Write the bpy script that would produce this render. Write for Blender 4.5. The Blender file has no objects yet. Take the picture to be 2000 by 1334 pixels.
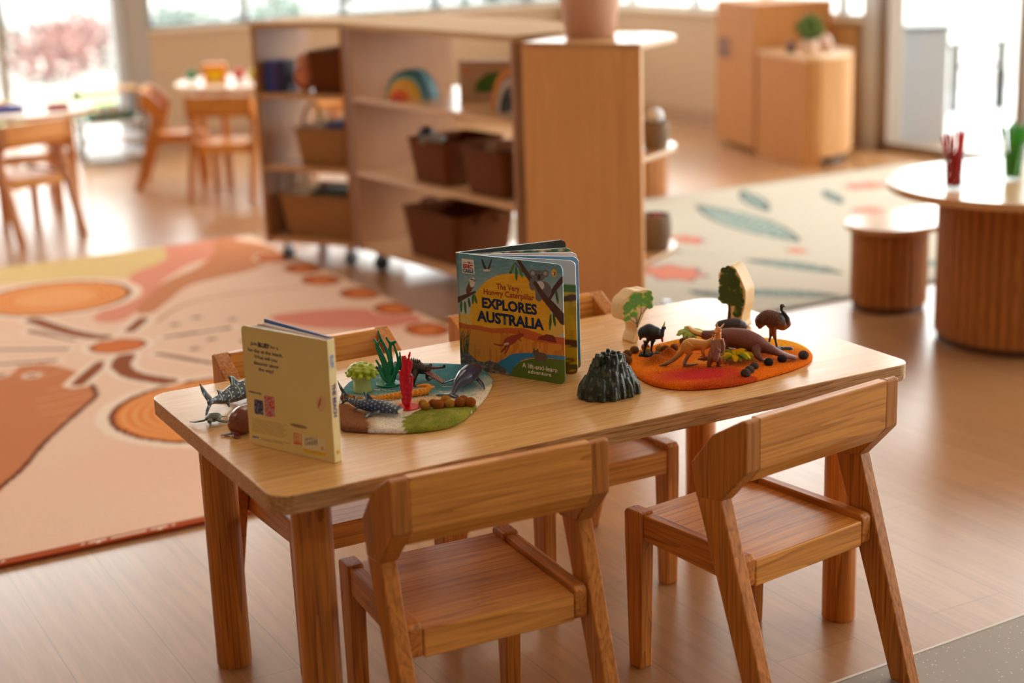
import bpy, bmesh, math, random
import numpy as np
from mathutils import Vector, Matrix
random.seed(7)
PI = math.pi
SC = bpy.context.scene
COL = SC.collection

# ---------------------------------------------------------------- camera, sky, lights, exposure
cam_data = bpy.data.cameras.new('camera')
cam = bpy.data.objects.new('camera', cam_data)
COL.objects.link(cam)
SC.camera = cam
CR = Vector((0.8740532, -0.48470011, -0.03311801))
CU = Vector((0.15632931, 0.21605418, 0.96378511))
CW = Vector((0.45999147, 0.84757678, -0.26461568))
CP = Vector((-0.71528, -2.04249, 1.30722))
cam.matrix_world = Matrix((
    (CR.x, CU.x, -CW.x, CP.x), (CR.y, CU.y, -CW.y, CP.y), (CR.z, CU.z, -CW.z, CP.z), (0, 0, 0, 1)))
cam_data.sensor_width = 36.0
cam_data.lens = 3123.15 / 2000 * 36
cam_data.clip_start = 0.05
cam_data.clip_end = 200
cam_data.dof.use_dof = True
cam_data.dof.focus_distance = 2.74
cam_data.dof.aperture_fstop = 2.0

world = bpy.data.worlds.new('sky')
SC.world = world
world.use_nodes = True
wn = world.node_tree.nodes; wl = world.node_tree.links
wn.clear()
w_out = wn.new('ShaderNodeOutputWorld'); w_bg = wn.new('ShaderNodeBackground')
w_bg.inputs['Color'].default_value = (1.0, 0.98, 0.97, 1)
w_bg.inputs['Strength'].default_value = 4.8
wl.new(w_bg.outputs[0], w_out.inputs[0])

def area_light(name, loc, size, size_y, power, color, rot=(0, 0, 0)):
    d = bpy.data.lights.new(name, 'AREA'); d.shape = 'RECTANGLE'; d.size = size; d.size_y = size_y
    d.energy = power; d.color = color
    o = bpy.data.objects.new(name, d); o.location = loc; o.rotation_euler = rot; COL.objects.link(o)
    return o
CEIL_LIGHTS = [(-1.6, -1.6), (0.8, -1.6), (3.2, -1.6), (-1.6, 1.4), (0.8, 1.4), (3.2, 1.4), (-1.6, 4.6), (0.8, 4.6), (3.2, 4.6)]
LAMP_POWER = 4.0
for i, (lx, ly) in enumerate(CEIL_LIGHTS):
    area_light('ceiling_lamp_light', (lx, ly, 2.68), 1.15, 0.28, LAMP_POWER, (1.0, 0.86, 0.7))

SC.view_settings.view_transform = 'Standard'
SC.view_settings.look = 'None'
SC.view_settings.gamma = 1.0
SC.view_settings.use_curve_mapping = False
SC.view_settings.exposure = 0.62
SC.cycles.use_denoising = True
SC.cycles.max_bounces = 8
SC.cycles.diffuse_bounces = 4
SC.cycles.sample_clamp_indirect = 6.0
SC.cycles.caustics_reflective = False
SC.cycles.caustics_refractive = False

# ---------------------------------------------------------------- helpers
def lin(c):
    """sRGB 0-255 -> linear"""
    out = []
    for v in c[:3]:
        v = v / 255.0
        out.append(v / 12.92 if v <= 0.04045 else ((v + 0.055) / 1.055) ** 2.4)
    return tuple(out)

def link(o, parent=None):
    COL.objects.link(o)
    if parent is not None:
        o.parent = parent
    return o

def tag(o, label=None, cat=None, group=None, kind=None):
    if label: o['label'] = label
    if cat: o['category'] = cat
    if group: o['group'] = group
    if kind: o['kind'] = kind
    return o

def thing(name, label, cat, loc=(0, 0, 0), rz=0.0, group=None, s=1.0):
    o = bpy.data.objects.new(name, None)
    o.empty_display_size = 0.05
    COL.objects.link(o)
    o.location = loc; o.rotation_euler = (0, 0, rz); o.scale = (s, s, s)
    tag(o, label, cat, group)
    return o

def copy_tree(o, parent=None):
    c = o.copy(); COL.objects.link(c)
    if parent is not None:
        c.parent = parent
    for ch in [x for x in bpy.data.objects if x.parent == o]:
        copy_tree(ch, c)
    return c

def dup(o, loc, rz, label, group=None, s=None):
    c = copy_tree(o)
    c.location = loc; c.rotation_euler = (0, 0, rz)
    if s: c.scale = (s, s, s)
    c['label'] = label
    if group: c['group'] = group
    return c

class MB:
    """collects shapes into one mesh"""
    def __init__(self):
        self.v = []; self.f = []; self.m = []; self.mi = 0
    def add(self, vs, fs, T=None):
        n = len(self.v)
        for p in vs:
            p = Vector(p)
            self.v.append(tuple(T @ p) if T is not None else tuple(p))
        for f in fs:
            self.f.append(tuple(n + i for i in f)); self.m.append(self.mi)
        return self
    def box(self, x0, x1, y0, y1, z0, z1, T=None):
        vs = [(x0, y0, z0), (x1, y0, z0), (x1, y1, z0), (x0, y1, z0), (x0, y0, z1), (x1, y0, z1), (x1, y1, z1), (x0, y1, z1)]
        fs = [(0, 3, 2, 1), (4, 5, 6, 7), (0, 1, 5, 4), (1, 2, 6, 5), (2, 3, 7, 6), (3, 0, 4, 7)]
        return self.add(vs, fs, T)
    def prism(self, poly, a0, a1, axis='z', T=None):
        """poly (2d, ccw) extruded along axis from a0 to a1. axis x: poly=(y,z); y: poly=(x,z); z: poly=(x,y)"""
        def P(p, a):
            return {'z': (p[0], p[1], a), 'x': (a, p[0], p[1]), 'y': (p[0], a, p[1])}[axis]
        n = len(poly)
        vs = [P(p, a0) for p in poly] + [P(p, a1) for p in poly]
        fs = [tuple(range(n))[::-1], tuple(range(n, 2 * n))]
        for i in range(n):
            j = (i + 1) % n
            fs.append((i, j, n + j, n + i))
        return self.add(vs, fs, T)
    def lathe(self, prof, seg=32, T=None, cap=True):
        """prof [(r,z)...] bottom to top"""
        vs = []; fs = []
        for r, z in prof:
            for k in range(seg):
                a = 2 * PI * k / seg
                vs.append((r * math.cos(a), r * math.sin(a), z))
        for i in range(len(prof) - 1):
            for k in range(seg):
                k2 = (k + 1) % seg
                fs.append((i * seg + k, i * seg + k2, (i + 1) * seg + k2, (i + 1) * seg + k))
        if cap:
            fs.append(tuple(range(seg))[::-1])
            fs.append(tuple(range((len(prof) - 1) * seg, len(prof) * seg)))
        return self.add(vs, fs, T)
    def tube(self, path, rad, seg=10, T=None, flat=None, up=None, cap=True):
        """path of points, rad list/number or (ry,rz) pairs; sections perpendicular to the path"""
        path = [Vector(p) for p in path]
        n = len(path)
        if not isinstance(rad, (list, tuple)): rad = [rad] * n
        vs = []; fs = []
        prev = None
        for i, p in enumerate(path):
            d = (path[min(i + 1, n - 1)] - path[max(i - 1, 0)]).normalized()
            ref = Vector(up) if up else Vector((0, 0, 1))
            if prev is None:
                s = d.cross(ref)
                if s.length < 1e-3: s = d.cross(Vector((0, 1, 0)))
            else:
                s = prev - d * prev.dot(d)
                if s.length < 1e-4: s = d.cross(ref)
            s.normalize(); prev = s
            t = s.cross(d).normalized()
            r = rad[i]
            ra, rb = (r if isinstance(r, (list, tuple)) else (r, r))
            for k in range(seg):
                a = 2 * PI * k / seg
                vs.append(p + s * (ra * math.cos(a)) + t * (rb * math.sin(a)))
        for i in range(n - 1):
            for k in range(seg):
                k2 = (k + 1) % seg
                fs.append((i * seg + k, i * seg + k2, (i + 1) * seg + k2, (i + 1) * seg + k))
        if cap:
            fs.append(tuple(range(seg))[::-1])
            fs.append(tuple(range((n - 1) * seg, n * seg)))
        return self.add(vs, fs, T)
    def stube(self, path, rad, seg=10, n=5, **kw):
        m = len(path)
        if m < 3: return self.tube(path, rad, seg, **kw)
        if not isinstance(rad, (list, tuple)): rad = [rad] * m
        rr = [r if isinstance(r, (list, tuple)) else (r, r) for r in rad]
        s = spline([tuple(p) for p in path], n); out = []
        for i in range(len(s)):
            q = i / n; a = min(int(q), m - 2); f = q - a; f = f * f * (3 - 2 * f)
            out.append((rr[a][0] * (1 - f) + rr[a + 1][0] * f, rr[a][1] * (1 - f) + rr[a + 1][1] * f))
        return self.tube(s, out, seg, **kw)
    def ball(self, c, r, seg=16, rings=10, T=None, jit=0.0, rng=None):
        rx, ry, rz = r if isinstance(r, (list, tuple)) else (r, r, r)
        vs = [(c[0], c[1], c[2] - rz)]; fs = []
        for i in range(1, rings):
            t = PI * i / rings
            for k in range(seg):
                a = 2 * PI * k / seg
                j = 1 + (rng.uniform(-jit, jit) if rng else 0)
                vs.append((c[0] + rx * math.sin(t) * math.cos(a) * j, c[1] + ry * math.sin(t) * math.sin(a) * j, c[2] - rz * math.cos(t) * j))
        vs.append((c[0], c[1], c[2] + rz))
        for k in range(seg):
            fs.append((0, 1 + (k + 1) % seg, 1 + k))
        for i in range(rings - 2):
            for k in range(seg):
                a = 1 + i * seg + k; b = 1 + i * seg + (k + 1) % seg
                fs.append((a, b, b + seg, a + seg))
        top = len(vs) - 1; o = 1 + (rings - 2) * seg
        for k in range(seg):
            fs.append((o + k, o + (k + 1) % seg, top))
        return self.add(vs, fs, T)
    def build(self, name, mat, parent=None, bevel=0.0, segs=2, smooth=None, loc=None, rz=0.0):
        me = bpy.data.meshes.new(name)
        me.from_pydata(self.v, [], self.f)
        bm = bmesh.new(); bm.from_mesh(me)
        bmesh.ops.recalc_face_normals(bm, faces=bm.faces)
        bm.to_mesh(me); bm.free()
        mats = mat if isinstance(mat, (list, tuple)) else [mat]
        for m in mats: me.materials.append(m)
        if len(mats) > 1:
            me.polygons.foreach_set('material_index', self.m)
        o = bpy.data.objects.new(name, me)
        link(o, parent)
        if loc is not None: o.location = loc
        o.rotation_euler = (0, 0, rz)
        if smooth is None: smooth = 35
        if smooth:
            me.polygons.foreach_set('use_smooth', [True] * len(me.polygons))
            try: me.set_sharp_from_angle(angle=math.radians(smooth))
            except Exception: pass
        if bevel:
            b = o.modifiers.new('bevel', 'BEVEL'); b.width = bevel; b.segments = segs
            b.limit_method = 'ANGLE'; b.angle_limit = math.radians(40); b.harden_normals = True
        return o

def rrect(x0, x1, y0, y1, r, n=8):
    pts = []
    for cx, cy, a0 in ((x1 - r, y0 + r, -PI / 2), (x1 - r, y1 - r, 0), (x0 + r, y1 - r, PI / 2), (x0 + r, y0 + r, PI)):
        for k in range(n + 1):
            a = a0 + PI / 2 * k / n
            pts.append((cx + r * math.cos(a), cy + r * math.sin(a)))
    return pts

def circle(cx, cy, r, n=48):
    return [(cx + r * math.cos(2 * PI * k / n), cy + r * math.sin(2 * PI * k / n)) for k in range(n)]

def spline(pts, n=12, closed=False):
    """catmull-rom through 2d/3d points"""
    P = [np.array(p, float) for p in pts]; out = []
    m = len(P)
    rng = range(m) if closed else range(m - 1)
    for i in rng:
        if closed: a, b, c, d = P[(i - 1) % m], P[i], P[(i + 1) % m], P[(i + 2) % m]
        else: a, b, c, d = P[max(i - 1, 0)], P[i], P[i + 1], P[min(i + 2, m - 1)]
        for k in range(n):
            t = k / n
            out.append(0.5 * ((2 * b) + (-a + c) * t + (2 * a - 5 * b + 4 * c - d) * t * t + (-a + 3 * b - 3 * c + d) * t ** 3))
    if not closed: out.append(P[-1])
    return [tuple(float(v) for v in p) for p in out]

# ---------------------------------------------------------------- materials
MATS = {}
def newmat(name):
    m = bpy.data.materials.new(name); m.use_nodes = True
    return m, m.node_tree.nodes, m.node_tree.links, m.node_tree.nodes['Principled BSDF']

def plain(name, rgb, rough=0.5, metal=0.0, spec=0.5, bump=0.0, bscale=200, coat=0.0, sss=0.0, trans=0.0, vary=0.0, emis=None):
    if name in MATS: return MATS[name]
    m, n, l, b = newmat(name)
    c = lin(rgb)
    b.inputs['Base Color'].default_value = (*c, 1)
    b.inputs['Roughness'].default_value = rough
    b.inputs['Metallic'].default_value = metal
    b.inputs['Specular IOR Level'].default_value = spec
    b.inputs['Coat Weight'].default_value = coat
    if sss: b.inputs['Subsurface Weight'].default_value = sss; b.inputs['Subsurface Radius'].default_value = (0.01, 0.01, 0.01)
    if trans: b.inputs['Transmission Weight'].default_value = trans
    if emis:
        b.inputs['Emission Color'].default_value = (*c, 1); b.inputs['Emission Strength'].default_value = emis
    tc = n.new('ShaderNodeTexCoord')
    nz = n.new('ShaderNodeTexNoise'); nz.inputs['Scale'].default_value = bscale; nz.inputs['Detail'].default_value = 3
    l.new(tc.outputs['Object'], nz.inputs['Vector'])
    if vary:
        mx = n.new('ShaderNodeMix'); mx.data_type = 'RGBA'
        mx.inputs[6].default_value = (*[x * (1 - vary) for x in c], 1)
        mx.inputs[7].default_value = (*[min(1, x * (1 + vary)) for x in c], 1)
        l.new(nz.outputs[0], mx.inputs[0]); l.new(mx.outputs[2], b.inputs['Base Color'])
    if bump:
        bp = n.new('ShaderNodeBump'); bp.inputs['Strength'].default_value = bump; bp.inputs['Distance'].default_value = 0.002
        l.new(nz.outputs[0], bp.inputs['Height']); l.new(bp.outputs[0], b.inputs['Normal'])
    MATS[name] = m
    return m

def wood(name, light, dark, axis='x', rough=0.35, scale=1.0, figure=0.5, coat=0.0, vary=0.12, pores=0.5):
    """streaky oak: grain runs along the given object axis"""
    if name in MATS: return MATS[name]
    m, n, l, b = newmat(name)
    tc = n.new('ShaderNodeTexCoord'); oi = n.new('ShaderNodeObjectInfo')
    add = n.new('ShaderNodeVectorMath'); add.operation = 'ADD'
    sc = n.new('ShaderNodeVectorMath'); sc.operation = 'SCALE'; sc.inputs[3].default_value = 3.7
    comb = n.new('ShaderNodeCombineXYZ')
    for k in range(3): l.new(oi.outputs['Random'], comb.inputs[k])
    l.new(comb.outputs[0], sc.inputs[0])
    l.new(tc.outputs['Object'], add.inputs[0]); l.new(sc.outputs[0], add.inputs[1])
    def mapped(a, c):
        mp = n.new('ShaderNodeMapping')
        s = {'x': (a, c, c), 'y': (c, a, c), 'z': (c, c, a)}[axis]
        mp.inputs['Scale'].default_value = [v * scale for v in s]
        l.new(add.outputs[0], mp.inputs['Vector'])
        return mp
    m1 = mapped(0.55, 17)
    n1 = n.new('ShaderNodeTexNoise'); n1.inputs['Scale'].default_value = 1.0; n1.inputs['Detail'].default_value = 2; n1.inputs['Distortion'].default_value = 0.25
    l.new(m1.outputs[0], n1.inputs['Vector'])
    # growth rings as bands of the stretched noise
    mul = n.new('ShaderNodeMath'); mul.operation = 'MULTIPLY'; mul.inputs[1].default_value = 12.0
    l.new(n1.outputs[0], mul.inputs[0])
    fr = n.new('ShaderNodeMath'); fr.operation = 'FRACT'
    l.new(mul.outputs[0], fr.inputs[0])
    pw = n.new('ShaderNodeMath'); pw.operation = 'POWER'; pw.inputs[1].default_value = 2.2
    l.new(fr.outputs[0], pw.inputs[0])
    m2 = mapped(8, 230)
    n2 = n.new('ShaderNodeTexNoise'); n2.inputs['Scale'].default_value = 1.0; n2.inputs['Detail'].default_value = 2
    l.new(m2.outputs[0], n2.inputs['Vector'])
    r2 = n.new('ShaderNodeMapRange'); r2.inputs[1].default_value = 0.42; r2.inputs[2].default_value = 0.7
    l.new(n2.outputs[0], r2.inputs[0])
    a1 = n.new('ShaderNodeMath'); a1.operation = 'MULTIPLY'; a1.inputs[1].default_value = figure
    l.new(pw.outputs[0], a1.inputs[0])
    a2 = n.new('ShaderNodeMath'); a2.operation = 'MULTIPLY'; a2.inputs[1].default_value = pores
    l.new(r2.outputs[0], a2.inputs[0])
    # pores sit mostly in the dark rings
    a3 = n.new('ShaderNodeMath'); a3.operation = 'ADD'; a3.use_clamp = True
    l.new(a1.outputs[0], a3.inputs[0]); l.new(a2.outputs[0], a3.inputs[1])
    mx = n.new('ShaderNodeMix'); mx.data_type = 'RGBA'
    mx.inputs[6].default_value = (*lin(light), 1); mx.inputs[7].default_value = (*lin(dark), 1)
    l.new(a3.outputs[0], mx.inputs[0])
    hs = n.new('ShaderNodeHueSaturation')
    mr = n.new('ShaderNodeMapRange'); mr.inputs[3].default_value = 1 - vary; mr.inputs[4].default_value = 1 + vary
    l.new(oi.outputs['Random'], mr.inputs[0]); l.new(mr.outputs[0], hs.inputs['Value'])
    l.new(mx.outputs[2], hs.inputs['Color']); l.new(hs.outputs[0], b.inputs['Base Color'])
    b.inputs['Roughness'].default_value = rough
    b.inputs['Coat Weight'].default_value = coat; b.inputs['Coat Roughness'].default_value = 0.2
    bp = n.new('ShaderNodeBump'); bp.inputs['Strength'].default_value = 0.15; bp.inputs['Distance'].default_value = 0.0006; bp.invert = True
    l.new(a3.outputs[0], bp.inputs['Height']); l.new(bp.outputs[0], b.inputs['Normal'])
    MATS[name] = m
    return m

def art(name, rough=0.6, bump=0.0, bscale=400, bdist=0.001, spec=0.4, sss=0.0, coat=0.0, sheen=0.0, vary=0.0):
    """surface pattern read from the mesh's own colour attribute"""
    if name in MATS: return MATS[name]
    m, n, l, b = newmat(name)
    at = n.new('ShaderNodeAttribute'); at.attribute_name = 'Col'
    src = at.outputs['Color']
    tc = n.new('ShaderNodeTexCoord')
    nz = n.new('ShaderNodeTexNoise'); nz.inputs['Scale'].default_value = bscale; nz.inputs['Detail'].default_value = 4
    l.new(tc.outputs['Object'], nz.inputs['Vector'])
    if vary:
        hs = n.new('ShaderNodeHueSaturation'); mr = n.new('ShaderNodeMapRange')
        mr.inputs[1].default_value = 0.3; mr.inputs[2].default_value = 0.7
        mr.inputs[3].default_value = 1 - vary; mr.inputs[4].default_value = 1 + vary
        l.new(nz.outputs[0], mr.inputs[0]); l.new(mr.outputs[0], hs.inputs['Value']); l.new(src, hs.inputs['Color'])
        src = hs.outputs[0]
    l.new(src, b.inputs['Base Color'])
    b.inputs['Roughness'].default_value = rough; b.inputs['Specular IOR Level'].default_value = spec
    b.inputs['Coat Weight'].default_value = coat; b.inputs['Coat Roughness'].default_value = 0.15
    b.inputs['Sheen Weight'].default_value = sheen
    if sss: b.inputs['Subsurface Weight'].default_value = sss; b.inputs['Subsurface Radius'].default_value = (0.004, 0.004, 0.004)
    if bump:
        bp = n.new('ShaderNodeBump'); bp.inputs['Strength'].default_value = bump; bp.inputs['Distance'].default_value = bdist
        l.new(nz.outputs[0], bp.inputs['Height']); l.new(bp.outputs[0], b.inputs['Normal'])
    MATS[name] = m
    return m

def set_col(me, rgb255):
    """rgb255 (nverts,3) srgb -> colour attribute"""
    c = np.clip(np.asarray(rgb255, float) / 255.0, 0, 1)
    c = np.where(c <= 0.04045, c / 12.92, ((c + 0.055) / 1.055) ** 2.4)
    a = me.color_attributes.new('Col', 'FLOAT_COLOR', 'POINT')
    buf = np.ones((len(me.vertices), 4), np.float32); buf[:, :3] = c
    a.data.foreach_set('color', buf.ravel())

def inpoly(x, y, poly):
    poly = list(poly); inside = np.zeros(x.shape, bool); n = len(poly); j = n - 1
    for i in range(n):
        xi, yi = poly[i][:2]; xj, yj = poly[j][:2]
        if yi != yj:
            c = ((yi > y) != (yj > y)) & (x < (xj - xi) * (y - yi) / (yj - yi) + xi)
            inside ^= c
        j = i
    return inside

def near_line(x, y, path):
    """distance to a polyline, and the fraction along it"""
    best = np.full(x.shape, 1e9); frac = np.zeros(x.shape); n = len(path) - 1
    for i in range(n):
        ax, ay = path[i][:2]; bx, by = path[i + 1][:2]
        dx, dy = bx - ax, by - ay; L = dx * dx + dy * dy + 1e-12
        t = np.clip(((x - ax) * dx + (y - ay) * dy) / L, 0, 1)
        d = np.hypot(x - ax - t * dx, y - ay - t * dy)
        k = d < best
        best = np.where(k, d, best); frac = np.where(k, (i + t) / n, frac)
    return best, frac

def vnoise(x, y, s, seed=0):
    """cheap smooth value noise, 0..1"""
    r = np.random.RandomState(seed).rand(64, 64)
    fx, fy = x * s, y * s
    ix, iy = np.floor(fx).astype(int), np.floor(fy).astype(int)
    tx, ty = fx - ix, fy - iy
    tx = tx * tx * (3 - 2 * tx); ty = ty * ty * (3 - 2 * ty)
    g = lambda a, b: r[a % 64, b % 64]
    return (g(ix, iy) * (1 - tx) + g(ix + 1, iy) * tx) * (1 - ty) + (g(ix, iy + 1) * (1 - tx) + g(ix + 1, iy + 1) * tx) * ty

def text_mesh(name, body, mat, height, parent, M, bold=0.0, align='CENTER', width=None, extrude=0.0002, spacing=1.0):
    """lettering as a thin mesh; M maps text plane (x right, y up) into the parent's space"""
    cu = bpy.data.curves.new(name, 'FONT'); cu.body = body; cu.size = 1.0; cu.align_x = align
    cu.offset = bold; cu.extrude = 0.0; cu.resolution_u = 3; cu.space_character = spacing
    tmp = bpy.data.objects.new(name + '_tmp', cu); COL.objects.link(tmp)
    dg = bpy.context.evaluated_depsgraph_get(); dg.update()
    me = bpy.data.meshes.new_from_object(tmp.evaluated_get(dg))
    bpy.data.objects.remove(tmp, do_unlink=True)
    co = np.empty(len(me.vertices) * 3); me.vertices.foreach_get('co', co); co = co.reshape(-1, 3)
    cap = 0.72
    s = height / cap
    sx = s
    if width and len(co):
        w = co[:, 0].max() - co[:, 0].min(); sx = width / w
    co[:, 0] *= sx; co[:, 1] *= s
    if align == 'CENTER' and len(co):
        co[:, 0] -= (co[:, 0].max() + co[:, 0].min()) / 2
    out = [tuple(M @ Vector((c[0], c[1], extrude))) for c in co]
    for v, p in zip(me.vertices, out): v.co = p
    me.materials.clear(); me.materials.append(mat)
    me.name = name
    o = bpy.data.objects.new(name, me); link(o, parent)
    return o
# ---------------------------------------------------------------- shared materials
OAK_TOP = wood('oak_tabletop', (236, 184, 116), (190, 128, 64), 'x', rough=0.27, scale=1.6, figure=0.55, coat=0.45, pores=0.35, vary=0.03)
OAK_EDGE = wood('oak_table_edge', (205, 158, 104), (120, 74, 38), 'x', rough=0.4, scale=2.0, figure=0.5, pores=0.6, vary=0.03)
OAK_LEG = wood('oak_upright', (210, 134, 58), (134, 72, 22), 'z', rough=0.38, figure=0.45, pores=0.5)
OAK_X_LIT = wood('oak_across_lit', (230, 158, 74), (166, 96, 32), 'x', rough=0.33, figure=0.5, pores=0.45)  # chair oak made lighter and yellower for light falling on seats and backrests
OAK_Y = wood('oak_fore_aft', (212, 134, 56), (134, 72, 22), 'y', rough=0.35, figure=0.45, pores=0.5)
LAM_Z_LIT = wood('laminate_upright_lit', (226, 172, 112), (196, 138, 82), 'z', rough=0.42, scale=0.8, figure=0.35, pores=0.25, vary=0.02)  # lit copy of the shelf laminate, brightened for the panel facing the room
LAM_MATTE = wood('laminate_matte_top', (196, 158, 108), (178, 138, 88), 'x', rough=0.75, scale=0.8, figure=0.2, pores=0.1, vary=0.02)
LAM_Z_SHADED = wood('laminate_upright_shaded', (164, 112, 66), (136, 86, 46), 'z', rough=0.42, scale=0.8, figure=0.3, pores=0.2, vary=0.05)  # shaded copy of the same laminate, darkened for the dim shelf interiors
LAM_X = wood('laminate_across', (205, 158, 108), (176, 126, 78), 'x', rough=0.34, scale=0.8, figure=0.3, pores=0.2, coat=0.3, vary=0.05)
LAM_ORANGE = wood('laminate_orange_upright', (172, 106, 30), (140, 80, 18), 'z', rough=0.7, scale=0.8, figure=0.3, pores=0.2, vary=0.06)
SLAT = wood('slatted_timber', (192, 124, 60), (122, 68, 26), 'z', rough=0.6, scale=2.2, figure=0.6, pores=0.4, vary=0.05)
WALL = plain('beige_wall_paint', (184, 154, 120), 0.7, bump=0.03)
WHITE = plain('white_paint', (240, 240, 238), 0.5)
GREY_ALU = plain('grey_window_frame', (176, 178, 180), 0.4)
BROWN_ALU = plain('bronze_door_frame', (132, 112, 94), 0.4)
BLACK = plain('black_metal', (28, 30, 34), 0.4)
DARKMET = plain('dark_castor_rubber', (30, 28, 30), 0.5)
CHROME = plain('castor_metal', (150, 150, 155), 0.25, metal=1.0)
WICKER = plain('brown_wicker', (106, 58, 22), 0.85, spec=0.2, bump=0.6, bscale=160, vary=0.35)
WICKER_L = plain('straw_wicker', (158, 112, 66), 0.7, bump=0.6, bscale=140, vary=0.3)
WICKER_G = plain('grey_rattan', (138, 116, 92), 0.7, bump=0.6, bscale=260, vary=0.35)

def front_only(n, l, f, mx):
    geo = n.new('ShaderNodeNewGeometry'); inv = n.new('ShaderNodeMath'); inv.operation = 'SUBTRACT'; inv.inputs[0].default_value = 1.0
    mul = n.new('ShaderNodeMath'); mul.operation = 'MULTIPLY'
    l.new(geo.outputs['Backfacing'], inv.inputs[1]); l.new(inv.outputs[0], mul.inputs[0]); l.new(f.outputs[0], mul.inputs[1]); l.new(mul.outputs[0], mx.inputs[0])
def glass_mat():
    m = bpy.data.materials.new('window_glass'); m.use_nodes = True
    n = m.node_tree.nodes; l = m.node_tree.links; n.clear()
    o = n.new('ShaderNodeOutputMaterial'); mx = n.new('ShaderNodeMixShader'); t = n.new('ShaderNodeBsdfTransparent')
    g = n.new('ShaderNodeBsdfGlossy'); g.inputs['Roughness'].default_value = 0.02
    f = n.new('ShaderNodeFresnel'); f.inputs['IOR'].default_value = 1.3
    t.inputs['Color'].default_value = (0.95, 0.98, 0.97, 1)
    front_only(n, l, f, mx); l.new(t.outputs[0], mx.inputs[1]); l.new(g.outputs[0], mx.inputs[2]); l.new(mx.outputs[0], o.inputs[0])
    return m
GLASS = glass_mat()

def floor_mat():
    m, n, l, b = newmat('timber_floor')
    tc = n.new('ShaderNodeTexCoord')
    mp = n.new('ShaderNodeMapping'); mp.inputs['Rotation'].default_value = (0, 0, PI / 2)
    l.new(tc.outputs['Object'], mp.inputs['Vector'])
    br = n.new('ShaderNodeTexBrick'); br.inputs['Scale'].default_value = 1.0
    br.inputs['Brick Width'].default_value = 1.2; br.inputs['Row Height'].default_value = 0.18
    br.inputs['Mortar Size'].default_value = 0.0012; br.offset = 0.37
    br.inputs['Color1'].default_value = (*lin((176, 128, 84)), 1); br.inputs['Color2'].default_value = (*lin((165, 118, 76)), 1)
    br.inputs['Mortar'].default_value = (*lin((140, 100, 66)), 1)
    l.new(mp.outputs[0], br.inputs['Vector'])
    ms = n.new('ShaderNodeMapping'); ms.inputs['Scale'].default_value = (45, 2.2, 1)
    l.new(tc.outputs['Object'], ms.inputs['Vector'])
    nz = n.new('ShaderNodeTexNoise'); nz.inputs['Scale'].default_value = 1.6; nz.inputs['Detail'].default_value = 5; nz.inputs['Distortion'].default_value = 0.8
    l.new(ms.outputs[0], nz.inputs['Vector'])
    hs = n.new('ShaderNodeHueSaturation'); mr = n.new('ShaderNodeMapRange')
    mr.inputs[1].default_value = 0.3; mr.inputs[2].default_value = 0.7; mr.inputs[3].default_value = 0.86; mr.inputs[4].default_value = 1.1
    l.new(nz.outputs[0], mr.inputs[0]); l.new(mr.outputs[0], hs.inputs['Value']); l.new(br.outputs['Color'], hs.inputs['Color'])
    l.new(hs.outputs[0], b.inputs['Base Color'])
    b.inputs['Roughness'].default_value = 0.3; b.inputs['Coat Weight'].default_value = 0.4; b.inputs['Coat Roughness'].default_value = 0.25
    return m
FLOORM = floor_mat()

def struct(name, mb, mat, parent=None, **kw):
    o = mb.build(name, mat, parent, **kw)
    if parent is None: o['kind'] = 'structure'
    return o

# ---------------------------------------------------------------- room shell
CEIL = 2.75
BX, BY = 4.71, 7.05                      # back right corner of the room
def RW(s, off=0.0):                      # a point on the right wall, s metres in front of the corner, off outwards
    d = Vector((0.088, -1)).normalized(); nrm = Vector((1, 0.088)).normalized()
    p = Vector((BX, BY)) + Vector((0.088, -1)) * s + nrm * off
    return (p.x, p.y)
def wall_seg(mb, s0, s1, z0, z1, t0=0.0, t1=0.12):
    a = RW(s0, t0); b = RW(s1, t0); c = RW(s1, t1); d = RW(s0, t1)
    mb.prism([a, b, c, d], z0, z1)
floor = struct('floor', MB().box(-4.2, 5.6, -4.2, 7.17, -0.1, 0.0), FLOORM, smooth=0)
struct('ceiling', MB().box(-4.2, 5.6, -4.2, 7.17, CEIL, CEIL + 0.1), plain('ceiling_white', (236, 232, 224), 0.8))
mb = MB().box(-4.2, -1.6, BY, BY + 0.12, 0, CEIL).box(1.93, BX + 0.1, BY, BY + 0.12, 0, 0.655).box(1.93, BX + 0.1, BY, BY + 0.12, 2.3, CEIL).box(-1.6, 1.93, BY, BY + 0.12, 2.45, CEIL)
struct('wall_back', mb, WALL)
mb = MB(); wall_seg(mb, 0, 2.62, 0, 0.64); wall_seg(mb, 0, 2.62, 2.3, CEIL); wall_seg(mb, 2.62, 10.0, 2.45, CEIL); wall_seg(mb, 10.0, 11.3, 0, CEIL)
struct('wall_right', mb, WALL)
struct('wall_left', MB().box(-4.2, -4.08, -4.2, BY, 0, CEIL), WALL)
struct('wall_front', MB().box(-4.2, 5.7, -4.2, -4.08, 0, CEIL), WALL)
SKIRT = plain('brown_skirting', (168, 132, 102), 0.5)
mb = MB(); wall_seg(mb, 0, 2.3, 0, 0.09, -0.012, 0.0)
struct('baseboard_right', mb, SKIRT)
struct('baseboard_back', MB().box(1.93, BX, BY - 0.012, BY, 0, 0.09), SKIRT)
# sills
struct('trim_1', MB().box(1.93, BX, BY - 0.02, BY + 0.13, 0.655, 0.675), plain('sill_beige', (214, 190, 158), 0.5))
mb = MB(); wall_seg(mb, 0, 2.62, 0.64, 0.66, -0.02, 0.13)
struct('trim_2', mb, MATS['sill_beige'])
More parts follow.
